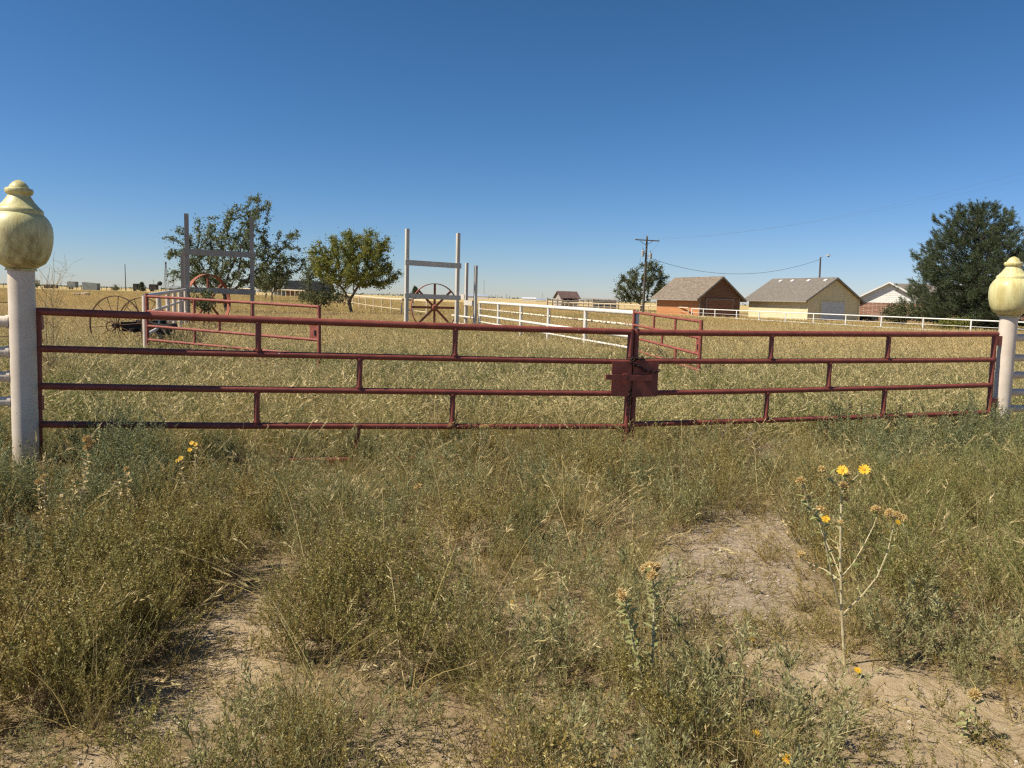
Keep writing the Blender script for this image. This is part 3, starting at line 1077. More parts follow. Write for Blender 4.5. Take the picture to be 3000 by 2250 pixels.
def conifer(label, base, h, prof, seed, ntuft, tuft, needles, group=None, name='pine_tree', trunk_r=.2, wide=.012):
    """whorled limbs carrying needle tufts; prof(t) gives crown radius at relative height"""
    rs = np.random.default_rng(seed)
    b = np.array(base)
    t = thing(name, base, label, 'tree', group)
    mb = MB()
    mb.tube([b + [0, 0, -.1], b + [0, 0, h * .5], b + [0, 0, h * .97]], [trunk_r, trunk_r * .65, .03], 10)
    tips, dirs = [], []
    nb = int(60 + h * 22)
    for i in range(nb):
        tt = .06 + .93 * (i + rs.random()) / nb
        az = i * 2.399 + rs.normal() * .3
        R = prof(tt) * rs.uniform(.72, 1.06)
        z0 = h * tt
        rise = R * (.12 + .75 * tt) * rs.uniform(.6, 1.2)
        o = np.array([math.cos(az), math.sin(az), 0])
        p0 = b + [0, 0, z0 - rise * .5]
        pts = [p0, p0 + o * R * .4 + [0, 0, rise * .28 - .04 * R], p0 + o * R * .75 + [0, 0, rise * .62], p0 + o * R + [0, 0, rise]]
        mb.tube(pts, [.05 * (1.1 - tt) + .012, .03, .018, .008], 5, False)
        pts = np.array(pts)
        m = max(4, int(ntuft / nb * (R / 3.5) * 1.2))
        nc = max(2, int(R * 1.9))
        kc = (np.arange(nc) + rs.random(nc)) / nc
        offc = rs.normal(size=nc) * R * .20
        wc = rs.integers(0, nc, m)
        k = np.clip(kc[wc] ** .6 + rs.normal(size=m) * .035, .02, .999)
        idx = np.minimum((k * 3).astype(int), 2)
        fr = k * 3 - idx
        q = pts[idx] * (1 - fr[:, None]) + pts[idx + 1] * fr[:, None]
        side = np.array([-o[1], o[0], 0])
        off = (offc[wc] + rs.normal(size=m) * .16)[:, None]
        q = q + side * off + np.stack([np.zeros(m), np.zeros(m), rs.normal(size=m) * .15 + .06], 1)
        dd = o * .7 + side * np.sign(off) * .5 * rs.random((m, 1)) + np.array([0, 0, .65]) + rs.normal(size=(m, 3)) * .25
        tips.append(q); dirs.append(dd / np.linalg.norm(dd, axis=1, keepdims=True))
    mb.build('trunk', M['bark'], t)
    q = np.vstack(tips); dd = np.vstack(dirs)
    k = len(q)
    dirn = rs.normal(size=(k, needles, 3)) * .55 + dd[:, None, :]
    dirn /= np.linalg.norm(dirn, axis=2, keepdims=True)
    st = q[:, None, :] + dd[:, None, :] * (tuft * .9 * (rs.random((k, needles, 1)) - .55))
    ln = tuft * rs.uniform(.7, 1.15, (k, needles, 1))
    e = np.cross(dirn, rs.normal(size=(k, needles, 3))); e /= np.linalg.norm(e, axis=2, keepdims=True)
    w_ = wide
    Q = np.stack([st - e * w_, st + e * w_, st + dirn * ln + e * w_ * .4, st + dirn * ln - e * w_ * .4], 2).reshape(-1, 4, 3)
    MB().quads(Q, np.repeat(rs.random(k), needles) * .6 + rs.random(k * needles) * .4).build('crown', M['needle'], t, False)
    return t


BP = gbase(2842, 62)
conifer('tall dense dark green pine beside the brick house', BP, 9.9,
        lambda t: 4.75 * (min(1, (t + .02) / .16) ** .7) * (1 - max(0, (t - .25) / .76) ** 2.1) ** .75 + .2, 21, 15000, .21, 11, trunk_r=.28, wide=.012)


# ------------------------------------------------------------------ buildings
AX = Vector((-.355, .935, 0)).normalized()
BX = Vector((.935, .355, 0)).normalized()


def siding(mb, o, d, n, L, z0, zt_of, lap=.2, proud=.016, xs=None):
    """lap siding on a wall from point o along d; zt_of(s) gives the wall's top; rows clipped to the gable"""
    zmax = max(zt_of(0), zt_of(L), zt_of(L / 2))
    z = z0
    while z < zmax - 1e-3:
        z1 = min(z + lap, zmax)

        def span(zz):
            ss = np.linspace(0, L, 241)
            ok = np.array([zt_of(s) >= zz - 1e-6 for s in ss])
            return (ss[ok][0], ss[ok][-1]) if ok.any() else None
        a, b = span(z + 1e-4), span(z1 - 1e-4)
        if a is None:
            break
        if b is None:
            m_ = (a[0] + a[1]) / 2; b = (m_, m_)
        P_ = lambda s, zz, off: tuple(o + d * s + n * off + Vector((0, 0, zz)))
        vs = [P_(a[0], z, proud), P_(a[1], z, proud), P_(b[1], z1, .002), P_(b[0], z1, .002), P_(a[0], z, 0), P_(a[1], z, 0)]
        mb.add(vs, [(0, 1, 2, 3), (0, 4, 5, 1)])
        z = z1


def gable_house(root, C, L, w_, ze, zr, over, fover, walls, roof, trim, ax=AX, bx=BX, z0=-.1, lap=.2, gable_mat=None, gable_from=None, th=.12):
    """C near corner; ridge along ax; gable wall along bx"""
    C = Vector((C[0], C[1], 0))

    def zt_g(s):
        return ze + (zr - ze) * (1 - abs(s - w_ / 2) / (w_ / 2))
    wm = MB()
    lowtop = (lambda s: min(zt_g(s), gable_from)) if gable_from else zt_g
    siding(wm, C, bx, -ax, w_, z0, lowtop, lap)
    siding(wm, C + ax * L + bx * w_, -bx, ax, w_, z0, zt_g, lap)
    siding(wm, C + ax * L, -ax, -bx, L, z0, lambda s: ze, lap)
    siding(wm, C + bx * w_, ax, bx, L, z0, lambda s: ze, lap)
    wm.build('wall', walls, root, False)
    if gable_from:
        gm = MB()
        siding(gm, C + Vector((0, 0, 0)) - ax * .03, bx, -ax, w_, gable_from, zt_g, lap)
        gm.build('gable', gable_mat, root, False)
    sl_ = (zr - ze) / (w_ / 2)
    rm = MB()
    for sg, o in ((1, C), (-1, C + bx * w_)):
        ed = bx * sg
        e0 = o - ed * over + Vector((0, 0, ze - sl_ * over + .02))
        r0 = o + ed * (w_ / 2) + Vector((0, 0, zr + .02))
        a0, a1 = -ax * fover, ax * (L + fover)
        up = Vector((0, 0, th))
        poly = [e0 + a0, r0 + a0, r0 + a1, e0 + a1]
        rm.prism(poly, up)
    rf = rm.build('roof', roof, root, False)
    tm = MB()
    for sg, o in ((1, C), (-1, C + bx * w_)):
        ed = bx * sg
        e0 = o - ed * over + Vector((0, 0, ze - sl_ * over)); r0 = o + ed * (w_ / 2) + Vector((0, 0, zr))
        for a in (-ax * (fover + .02), ax * (L + fover - .02)):
            tm.prism([e0 + a + Vector((0, 0, -.07)), r0 + a + Vector((0, 0, -.07)), r0 + a + Vector((0, 0, th + .01)), e0 + a + Vector((0, 0, th + .01))], ax * .04)
        tm.prism([e0 - ax * fover - ed * .03 + Vector((0, 0, -.06)), e0 + ax * (L + fover) - ed * .03 + Vector((0, 0, -.06)), e0 + ax * (L + fover) - ed * .03 + Vector((0, 0, th * .9)), e0 - ax * fover - ed * .03 + Vector((0, 0, th * .9))], ed * .03)
    tm.build('fascia', trim, root, False)
    return C, sl_, rf


def wall_panel(root, o, d, n, s0, s1, z0, z1, name, mat, th=.03, frame=None, fw=.08, rows=0):
    """door or window set proud of a wall"""
    p = lambda s, z, off: o + d * s + n * off + Vector((0, 0, z))
    m = MB()
    if rows:
        h = (z1 - z0) / rows
        for r in range(rows):
            m.prism([p(s0, z0 + r * h + .012, .02), p(s1, z0 + r * h + .012, .02), p(s1, z0 + (r + 1) * h - .012, .02), p(s0, z0 + (r + 1) * h - .012, .02)], n * th)
        m.prism([p(s0, z0, .018), p(s1, z0, .018), p(s1, z1, .018), p(s0, z1, .018)], n * (th - .014))
    else:
        m.prism([p(s0, z0, .02), p(s1, z0, .02), p(s1, z1, .02), p(s0, z1, .02)], n * th)
    ob = m.build(name, mat, root, False)
    if frame:
        f = MB()
        f.prism([p(s0 - fw, z0, .019), p(s0, z0, .019), p(s0, z1, .019), p(s0 - fw, z1, .019)], n * .05)
        f.prism([p(s1, z0, .019), p(s1 + fw, z0, .019), p(s1 + fw, z1, .019), p(s1, z1, .019)], n * .05)
        f.prism([p(s0 - fw, z1, .019), p(s1 + fw, z1, .019), p(s1 + fw, z1 + fw, .019), p(s0 - fw, z1 + fw, .019)], n * .05)
        f.build('frame', frame, ob, False)
    return ob


# wood shed
CS = P(2050, 890, 85)
shed = thing('wood_shed', V2(CS.x, CS.y, 0), 'orange plywood shed with a weathered shake roof and dark garage door', 'shed')
Cs, sl_s, _ = gable_house(shed, CS, 8.9, 5.2, 2.50, 4.55, .65, .45, M['ply'], M['shake'], M['darktrim'], lap=.6, gable_mat=M['darkwood'], gable_from=2.35, z0=-.1)
fw_ = MB(); siding(fw_, Cs - AX * .035, BX, -AX, 5.2, -.1, lambda s: 2.35, .6); fw_.build('front_wall', M['darkwood'], shed, False)
for s_ in (0, 5.2):
    MB().box(Cs - AX * .03 + BX * s_ + Vector((0, 0, 1.2)), BX * .05, AX * .05, Vector((0, 0, 1.3))).build('corner_board', M['darktrim'], shed, False)
wall_panel(shed, Cs - AX * .05, BX, -AX, .85, 4.25, -.05, 2.12, 'garage_door', M['doorwood'], .04, M['darktrim'], .09, 4)

# yellow garage
CY = P(2367, 898, 82)
gar = thing('garage', V2(CY.x, CY.y, 0), 'pale yellow garage with grey shingle roof and pale blue door', 'garage')
Cy, sl_y, rfy = gable_house(gar, CY, 9.8, 6.9, 2.50, 4.68, .6, .35, M['yellow'], M['shingle'], M['darktrim'], lap=.2)
wall_panel(gar, Cy, BX, -AX, 1.75, 4.9, -.05, 2.15, 'garage_door', M['door'], .04, M['yellow'], .1, 4)
for s_ in (0, 6.9):
    MB().box(Cy + BX * s_ - AX * .01 + Vector((0, 0, 1.2)), BX * .06, AX * .06, Vector((0, 0, 1.28))).build('corner_board', M['yellow'], gar, False)
for a in (2.0, 4.6, 7.2, 9.2):
    c = Cy + AX * (a - 1.2) + BX * 2.85 + Vector((0, 0, 2.50 + sl_y * 2.85 + .19))
    MB().box(c, AX * .2, (BX + Vector((0, 0, sl_y))).normalized() * .16, Vector((-BX.x * sl_y, -BX.y * sl_y, 1)).normalized() * .06).build('roof_vent', M['trim'], rfy, False)

# brick house
nH = Vector((-.44, -.9, 0)).normalized(); aH = -nH; bH = Vector((.9, -.44, 0)).normalized()
ap = P(2601, 890, 90)
CH = Vector((ap.x, ap.y, 0)) - bH * 3.9
hou = thing('brick_house', V2(CH.x, CH.y, 0), 'brick house with a white sided gable half hidden by the pine', 'house')
Ch, sl_h, _ = gable_house(hou, CH, 8.0, 7.8, 2.45, 4.62, .45, .5, M['brick'], M['shingle'], M['trim'], ax=aH, bx=bH, gable_mat=M['whitesiding'], gable_from=2.3, lap=.22)
C2 = CH + aH * 4.0 + bH * 7.82
mainroof = MB()
bw = MB()
bw.prism([C2 - Vector((0, 0, .1)), C2 + bH * 14 - Vector((0, 0, .1)), C2 + bH * 14 + Vector((0, 0, 2.45)), C2 + Vector((0, 0, 2.45))], aH * 8)
bw.build('side_wall', M['brick'], hou, False)
for e0, e1 in ((-.5, 4.0), (8.5, 4.0)):
    k = 1 if e0 < 0 else -1
    mainroof.prism([C2 - bH * 4.0 + aH * e0 + Vector((0, 0, 2.3)), C2 + bH * 14.4 + aH * e0 + Vector((0, 0, 2.3)), C2 + bH * 14.4 + aH * e1 + Vector((0, 0, 4.66)), C2 - bH * 4.0 + aH * e1 + Vector((0, 0, 4.66))], (0, 0, .12))
mainroof.build('main_roof', M['shingle'], hou, False)
for s0 in (1.2, 4.6, 8.0):
    wob = wall_panel(hou, C2, bH, -aH, s0, s0 + 1.5, .9, 2.0, 'window', M['glass'], .03, M['trim'], .08)
tank = MB().box(P(2545, 940, 85.2) + Vector((0, 0, -.1)), bH * .95, aH * .5, Vector((0, 0, .75)))
tk = tank.build('utility_box', M['dark'], None, False)
tag(tk, 'dark square bin against the brick wall beside the yellow garage', 'bin')


# small barn and pens far off
def simple_gable(name, label, cat, c, ax, bx, L, w_, ze, zr, wall, roof, group=None, th=.12, over=.3):
    z = float(gz(c[0], c[1]))
    t = thing(name, (c[0], c[1], z), label, cat, group)
    ax, bx = Vector(ax).normalized(), Vector(bx).normalized()
    C = Vector((c[0], c[1], z))
    m = MB()
    prof = [C, C + bx * w_, C + bx * w_ + Vector((0, 0, ze)), C + bx * w_ / 2 + Vector((0, 0, zr)), C + Vector((0, 0, ze))]
    m.prism(prof, ax * L)
    m.build('wall', M[wall], t, False)
    r = MB()
    s_ = (zr - ze) / (w_ / 2)
    for sg, o in ((1, C), (-1, C + bx * w_)):
        e0 = o - bx * sg * over + Vector((0, 0, ze - s_ * over + .02)); r0 = o + bx * sg * (w_ / 2) + Vector((0, 0, zr + .02))
        r.prism([e0 - ax * over, r0 - ax * over, r0 + ax * (L + over), e0 + ax * (L + over)], (0, 0, th))
    r.build('roof', M[roof], t, False)
    return t, C


cb = P(1660, 880, 150)
bt, Cb = simple_gable('small_barn', 'small open barn with brown roof out in the field', 'barn', (cb.x - 1.0, cb.y), (.94, .34, 0), (-.34, .94, 0), 3.6, 3.2, 2.0, 3.1, 'greyboard', 'roofbrown', over=.35)
MB().box(Cb + Vector((.8, -.1, 0)) + Vector((.94, .34, 0)) * .6 + Vector((0, 0, .9)), Vector((.94, .34, 0)) * 1.1, Vector((.34, -.94, 0)) * .02, Vector((0, 0, .85))).build('doorway', M['dark'], bt, False)
pen = thing('livestock_pen', V2(P(1750, 880, 140).x, 140), 'grey plank livestock pens stretching right of the small barn', 'pen')
x0, x1 = P(1603, 880, 145).x, P(1820, 880, 140).x
for i in range(15):
    x = x0 + (x1 - x0) * i / 14
    MB().tube([V2(x, 143, -.1), V2(x, 143, 1.75 + .2 * (i % 3 == 0))], .09, 6).build('post', M['darkwood'], pen)
for z in (.5, 1.0, 1.5):
    MB().beam((x0, 142.9, z), (x1, 142.9, z), .04, .16).build('rail', M['greyboard'], pen, False)
MB().prism([Vector((x0 + 6.5, 143, 1.85)), Vector((x1, 143, 1.75)), Vector((x1, 146.5, 1.95)), Vector((x0 + 6.5, 146.5, 2.05))], (0, 0, .1)).build('roof', M['greyboard'], pen, False)
MB().prism([Vector((x1 - 4.5, 146.4, 0)), Vector((x1, 146.4, 0)), Vector((x1, 146.4, 1.75)), Vector((x1 - 4.5, 146.4, 1.75))], (0, .1, 0)).build('back_wall', M['steelgrey'], pen, False)

ch_ = P(838, 850, 160)
simple_gable('ranch_house', 'low dark roofed house behind the half bare shrub', 'house', (ch_.x, ch_.y), (1, .1, 0), (-.1, 1, 0), 8.2, 9, 1.5, 3.3, 'darkwood', 'roofdark', over=.6)
c_ = P(1383, 873, 480)
simple_gable('metal_shed', 'long low white metal shed on the horizon beside the slim posts', 'shed', (c_.x - 3, c_.y), (1, 0, 0), (0, 1, 0), 13, 9, 1.7, 2.9, 'farwhite', 'farroof', 'white metal sheds on the horizon')
c_ = P(1530, 877, 520)
simple_gable('metal_shed', 'wide white metal shed on the horizon left of the small barn', 'shed', (c_.x, c_.y), (1, 0, 0), (0, 1, 0), 9, 9, 1.7, 2.4, 'farwhite', 'farwhite', 'white metal sheds on the horizon')
c_ = P(1568, 877, 560)
simple_gable('metal_shed', 'grey blue roofed shed on the horizon left of the small barn', 'shed', (c_.x, c_.y), (1, 0, 0), (0, 1, 0), 8, 9, 1.2, 2.2, 'farroof', 'farroof', 'white metal sheds on the horizon')
c_ = P(690, 850, 170)
simple_gable('metal_shed', 'pale shed glimpsed beneath the large spreading tree', 'shed', (c_.x, c_.y), (1, 0, 0), (0, 1, 0), 2.4, 5, 1.5, 2.1, 'galv', 'galv', 'pale sheds behind the trees')
c_ = P(803, 850, 170)
simple_gable('metal_shed', 'pale shed glimpsed beside the trunk of the small olive tree', 'shed', (c_.x, c_.y), (1, 0, 0), (0, 1, 0), 1.9, 5, 1.3, 1.8, 'galv', 'galv', 'pale sheds behind the trees')


# ------------------------------------------------------------------ utility pole, light pole, wires
def upole():
    b = P(1885, 885, 98); b.z = -.2
    top = P(1896, 690, 98)
    t = thing('utility_pole', b, 'dark wooden utility pole with crossarm and two grey transformers', 'utility pole')
    MB().tube([b, top], [.17, .11], 14).build('pole', M['pole'], t)
    a0, a1 = P(1861, 702, 97.8), P(1932, 706, 97.8)
    MB().beam(a0, a1, .1, .13).build('crossarm', M['pole'], t, False)
    for u in (1874, 1914):
        m = MB(); m.beam(P(u, 705.5, 97.8), P(1893.5, 718, 97.75), .04, .06); m.build('brace', M['pole'], t, False)
    for u, dz in ((1864, 1), (1897, -4), (1929, 1)):
        p = P(u, 700 + dz - (0 if dz > 0 else 2), 97.8)
        MB().lathe([(.03, -.05), (.03, .05), (.07, .07), (.05, .12), (.07, .14), (.03, .2), (.01, .21)], p, sides=10).build('insulator', M['steelgrey'], t)
    for (u, v) in ((1883.5, 742), (1905.5, 750)):
        c = P(u, v, 97.7)
        tr = MB().lathe([(.02, -.42), (.19, -.40), (.2, -.3), (.2, .25), (.215, .26), (.215, .3), (.17, .36), (.03, .40)], c, sides=16).build('transformer', M['steelgrey'], t)
        MB().lathe([(.03, .38), (.055, .45), (.03, .5), (.05, .56), (.02, .66), (.005, .67)], c, sides=8).build('bushing', M['pole'], tr)
        MB().beam(c, P(1893, v, 98), .05, .08).build('bracket', M['pole'], tr, False)
    return top


upole()


def wire(label, a, b, sag, r, name='power_line', group='overhead wires', n=28):
    a, b = Vector(a), Vector(b)
    pts = []
    for i in range(n + 1):
        k = i / n
        pts.append(a.lerp(b, k) - Vector((0, 0, sag * 4 * k * (1 - k))))
    o = MB().tube(pts, r, 5).build(name, M['wire'])
    tag(o, label, 'cable', group)


lpb = P(2399, 880, 106); lpb.z = -.2
lpt = P(2404, 753, 106)
lp = thing('light_pole', lpb, 'bare pole with a curved lamp arm rising behind the yellow garage', 'light pole')
MB().tube([lpb, lpt], [.13, .1], 12).build('pole', M['pole'], lp)
arm = [P(2405, 756, 105.9), P(2408, 752, 105.7), P(2414, 749, 105.4), P(2425, 748.5, 105)]
MB().tube(arm, .035, 8).build('lamp_arm', M['steelgrey'], lp)
MB().lathe([(.02, .22), (.12, .2), (.15, .05), (.3, -.05), (.3, -.08), (.12, -.1), (.11, -.24), (.01, -.28)], P(2427.5, 748, 105), sides=14).build('lamp_head', M['steelgrey'], lp)
wire('thick sagging service cable between utility pole and light pole', P(1906, 757, 98), P(2402, 760, 106), 1.95, .024)
wire('upper faint power line climbing to the right edge of the sky', P(1932, 702, 97.8), P(3150, 462, 62), 1.2, .0055)
wire('lower faint power line climbing to the right edge of the sky', P(1864, 699, 97.8), P(3150, 486, 62), 1.3, .005)
wire('short jumper wire from crossarm to right transformer', P(1930, 709, 97.8), P(1907, 737, 97.7), .1, .010, n=8)
wire('short jumper wire from crossarm to left transformer', P(1880, 708, 97.8), P(1884, 732, 97.7), .05, .010, n=8)
wire('guy wire running down left from the utility pole', P(1880, 745, 98), P(1850, 880, 96), 0, .010, n=4)


# ------------------------------------------------------------------ far fences
def far_fence(label, a, b, n, za, zb, post_r, rails, mat, name='pipe_fence', group=None):
    t = thing(name, V2(*a), label, 'fence', group)
    a, b = Vector(a), Vector(b)
    pts = []
    for i in range(n):
        p = a.lerp(b, i / (n - 1))
        g0 = float(gz(p.x, p.y))
        z = g0 + za + (zb - za) * i / (n - 1)
        pts.append((p, z))
        MB().tube([(p.x, p.y, g0 - .1), (p.x, p.y, z)], post_r, 6).build('post', M[mat], t)
    for dz, r in rails:
        MB().tube([(p.x, p.y, z - dz) for p, z in pts], r, 6).build('rail', M[mat], t)
    return t


far_fence('long tan pipe fence crossing the field towards the orange shed', (P(2018, 890, 86).x, 86), (P(1402, 873, 300).x, 290), 62, 1.08, 1.2, .055, [(0, .075), (.45, .018), (.8, .018)], 'tan')
s_ = lambda u: (u - 1500) / FPX
wf = []
for u in (2018, 2052, 2086, 2149, 2215, 2292, 2374, 2468, 2572, 2694, 2834, 2998, 3190):
    Z = 46.1 / (s_(u) + .317)
    wf.append((s_(u) * Z, Z))
white_fence('white pipe fence in front of the shed, garage and pine', wf, [1.06 - .004 * i for i in range(len(wf))], .05,
            [(0, .045, 'trim'), (.42, .016, 'trim'), (.80, .035, 'trim')], mat='trim')
fa = P(1250, 880, 52)
far_fence('tan pipe fence running behind the white timber frame', (fa.x, fa.y), (P(962, 860, 98).x, 98), 14, 1.3, 1.4, .06, [(0, .075), (.75, .03)], 'tan')
far_fence('far tan pipe fence of close posts left of the half bare shrub', (P(893, 858, 112).x, 112), (P(640, 850, 165).x, 165), 26, 1.4, 1.4, .07, [(0, .08)], 'tan')
far_fence('weathered post and wire fence along the left skyline', (P(-60, 840, 210).x, 210), (P(560, 848, 205).x, 205), 44, 1.15, 1.15, .07, [(.1, .02), (.45, .02), (.8, .02)], 'pole', 'wire_fence')
far_fence('thin rusty wire fence behind the stained gate post', (-14.5, 13.5), (-8.75, 13.5), 4, 1.3, 1.3, .03, [(0, .008), (.35, .008), (.6, .008), (.9, .008)], 'rust', 'wire_fence')
far_fence('low pale pipe fence on the far skyline behind the white frame', (P(1130, 868, 190).x, 190), (P(1240, 868, 175).x, 175), 12, 1.3, 1.3, .05, [(0, .05), (.5, .03)], 'greyboard')

# ------------------------------------------------------------------ things on the skyline
def skyline():
    p = P(368, 840, 250); q = P(366, 774, 250)
    o = MB().tube([(p.x, p.y, 0), q], [.16, .11], 8).build('wooden_pole', M['pole']); tag(o, 'lone bare pole standing on the left skyline', 'pole')
    # lattice tower
    t = thing('lattice_tower', V2(P(487, 840, 280).x, 280), 'slim lattice tower on the skyline left of the grey timber frame', 'tower')
    b = P(487, 840, 280); zt = P(487, 772, 280).z
    legs = MB()
    for sx, sy in ((-1, -1), (1, -1), (1, 1), (-1, 1)):
        legs.tube([(b.x + sx * .75, b.y + sy * .75, 0), (b.x + sx * .12, b.y + sy * .12, zt)], .06, 5)
    legs.build('legs', M['pole'], t)
    br = MB()
    for i in range(6):
        z0, z1 = zt * i / 6, zt * (i + 1) / 6
        h0, h1 = .75 - .63 * i / 6, .75 - .63 * (i + 1) / 6
        br.tube([(b.x - h0, b.y - h0, z0), (b.x + h1, b.y - h1, z1)], .03, 4).tube([(b.x + h0, b.y - h0, z0), (b.x - h1, b.y - h1, z1)], .03, 4)
    br.build('bracing', M['pole'], t)
    MB().sphere((b.x, b.y, zt + .2), .4, 8, 5).build('head', M['pole'], t)
    p = P(509, 840, 270); q = P(509, 790, 270)
    o = MB().tube([(p.x, p.y, 0), q], .13, 8).build('wooden_pole', M['pole']); tag(o, 'short pole on the skyline between lattice tower and timber frame', 'pole')
    # tanks, trailers and sheds
    c = P(468, 832, 240)
    tk = thing('storage_tank', V2(c.x, c.y), 'dark round tank on legs on the left skyline', 'tank')
    MB().sphere((c.x, c.y, c.z + .15), .75, 14, 8, .95).build('drum', M['iron'], tk)
    lg = MB()
    for sx in (-.45, .45):
        lg.tube([(c.x + sx, c.y, float(gz(c.x, c.y))), (c.x + sx, c.y, c.z)], .06, 5)
    lg.build('legs', M['iron'], tk)
    af = P(450, 838, 240)
    o = MB().tube([(af.x - .65, af.y, 0), (af.x, af.y, P(449, 819, 240).z), (af.x + .65, af.y, 0)], .06, 5).build('hoist_frame', M['pole'])
    tag(o, 'A-shaped hoist frame on the left skyline beside the round tank', 'hoist')
    for u0, u1, v, y, lab in ((196, 220, 825, 240, 'pale low stock trailer on the skyline right of the stained post'), (389, 401, 831, 235, 'small dark hopper on the skyline right of the lone pole'),
                              (436, 456, 833, 236, 'dark flat cart on the skyline left of the A-shaped hoist')):
        a, b = P(u0, v, y), P(u1, v, y)
        g0 = float(gz(a.x, a.y))
        t = thing('farm_trailer', (a.x, a.y, g0), lab, 'trailer', 'farm trailers on the left skyline')
        L_ = b.x - a.x
        m = MB(); m.prism([Vector((a.x, y, g0 + .55)), Vector((b.x, y, g0 + .55)), Vector((b.x, y, b.z)), Vector((a.x + L_ * .08, y, b.z)), Vector((a.x, y, b.z - .3))], (0, 1.8, 0))
        m.build('body', M['galv'] if u0 == 196 else M['iron'], t, False)
        for k in (.3, .62):
            MB().tube([(a.x + L_ * k, y - .05, g0 + .33), (a.x + L_ * k, y + .15, g0 + .33)], .33, 14).build('tyre', M['iron'], t)
    a, b = P(241, 829, 200), P(283, 829, 200)
    g0 = float(gz(a.x, a.y))
    o = MB().prism([Vector((a.x, 200, g0)), Vector((b.x, 200, g0)), Vector((b.x + .1, 200, b.z - .1)), Vector((a.x - .1, 200, a.z + .25))], (0, 1.6, 0)).build('water_trough', M['galv'], None, False)
    tag(o, 'long grey green water trough on the left skyline', 'trough')
    for (u, y, wd, ze, zr, lab, wl_) in ((494, 260, 3.6, 1.1, 1.9, 'round roofed grey shed by the lattice tower', 'galv'), (518, 255, 3.4, .9, 1.4, 'dark low shed touching the grey timber frame on the skyline', 'iron'),
                                         (128, 260, 2.6, .9, 1.2, 'dark shed on the skyline just right of the stained post', 'iron')):
        c = P(u, 838, y)
        simple_gable('skyline_shed', lab, 'shed', (c.x, c.y), (1, 0, 0), (0, 1, 0), wd, 4, ze, zr, wl_, wl_, 'sheds on the left skyline')
    # rocks in the field
    for i, (u, v, s) in enumerate(((218, 849, .22), (233, 850, .28), (244, 848.5, .34), (254, 847.5, .42), (226, 850, .2))):
        y = 95.0
        c = P(u, v, y)
        g0 = float(gz(c.x, c.y))
        rs = np.random.default_rng(50 + i)
        m = MB().sphere((0, 0, 0), s, 10, 7, .7)
        v_ = m.v[0]
        m.v[0] = v_ * (1 + .18 * np.sin(v_ * 7 / s * .5 + i)) + [c.x, c.y, g0 + .28 + s * .3]
        o = m.build('field_rock', M['rock'])
        tag(o, 'tan rock in the row lying in the left field', 'rock', 'tan rocks lying in the left field')
    # radio masts
    for u, v0, v1, y, lab in ((1418, 872, 819, 900, 'tall thin radio mast on the skyline right of the slim posts'), (1589, 877, 857, 900, 'short radio mast on the skyline above the white sheds')):
        a = P(u, v0, y); b = P(u, v1, y)
        t = thing('radio_mast', (a.x, a.y, 0), lab, 'mast', 'radio masts on the horizon')
        m = MB()
        for k in range(3):
            an = 2.09 * k
            m.tube([(a.x + .5 * math.cos(an), a.y + .5 * math.sin(an), 0), (b.x + .3 * math.cos(an), b.y + .3 * math.sin(an), b.z)], .13, 4)
        m.build('lattice', M['steelgrey'], t)
    # far poles
    for i, (u, y) in enumerate(((1452, 800), (1458, 850), (1484, 820), (1493, 800), (1440, 900))):
        a = P(u, 874, y)
        o = MB().tube([(a.x, a.y, 0), (a.x, a.y, 4.5 + .8 * (i % 3))], .2, 5).build('wooden_pole', M['pole'])
        tag(o, 'tiny pole in the row on the horizon above the white pipe fence', 'pole', 'tiny poles on the horizon')


skyline()
for u, y, h, sd, lab in ((416, 235, 2.5, 31, 'small dark conifer on the left skyline between hopper and cart'), (1216, 230, 3.6, 32, 'small dark conifer on the skyline inside the white timber frame')):
    conifer(lab, gbase(u, y), h, lambda t, h=h: .45 * h * (1 - t) ** .8 + .1, sd, 260, .3, 10, 'small conifers on the skyline', 'conifer_tree', .1, .04)
Bc = gbase(338, 225)
tree('skyline_bush', 'dark low bush on the left skyline near the lone pole', Bc, [((0, 0, .7), (1.5, 1, .8), 1), ((.3, 0, 1.4), (.6, .5, .5), .4)], .3, 33, 'leaf_oak', nattr=90, step=.3, leaves=700, leaf=.3, spread=.4, r_tip=.02, r_base=.08, cat='shrub')
Bc = gbase(108, 250)
tree('skyline_bush', 'dark rounded bush on the skyline beside the stained gate post', Bc, [((0, 0, 1.6), (1.5, 1, 1.2), 1)], .3, 34, 'leaf_oak', nattr=90, step=.3, leaves=800, leaf=.3, spread=.4, r_tip=.02, r_base=.08, cat='shrub')


# a dark far treeline
def treeline():
    m = MB()
    xs = np.linspace(-1500, 1500, 3000)
    rs = np.random.default_rng(40)
    n = 5200
    x = rs.uniform(-1700, 1700, n); y = 1500 + rs.uniform(-60, 200, n)
    hgt = np.clip(3.2 + 2.4 * noise2(x, y * 0, .012, 1) + rs.normal(size=n) * .8, .4, 9)
    c = np.stack([x, y, hgt * rs.random(n)], 1)
    m.quads(leaf_quads(c, 3.2, rs, .8), rs.random(n))
    o = m.build('far_treeline', M['leaf_dull'], None, False)
    o['kind'] = 'stuff'
    o['label'] = 'thin hazy line of far trees along the horizon'


treeline()

# ------------------------------------------------------------------ weeds and grass: prototypes scattered over the ground


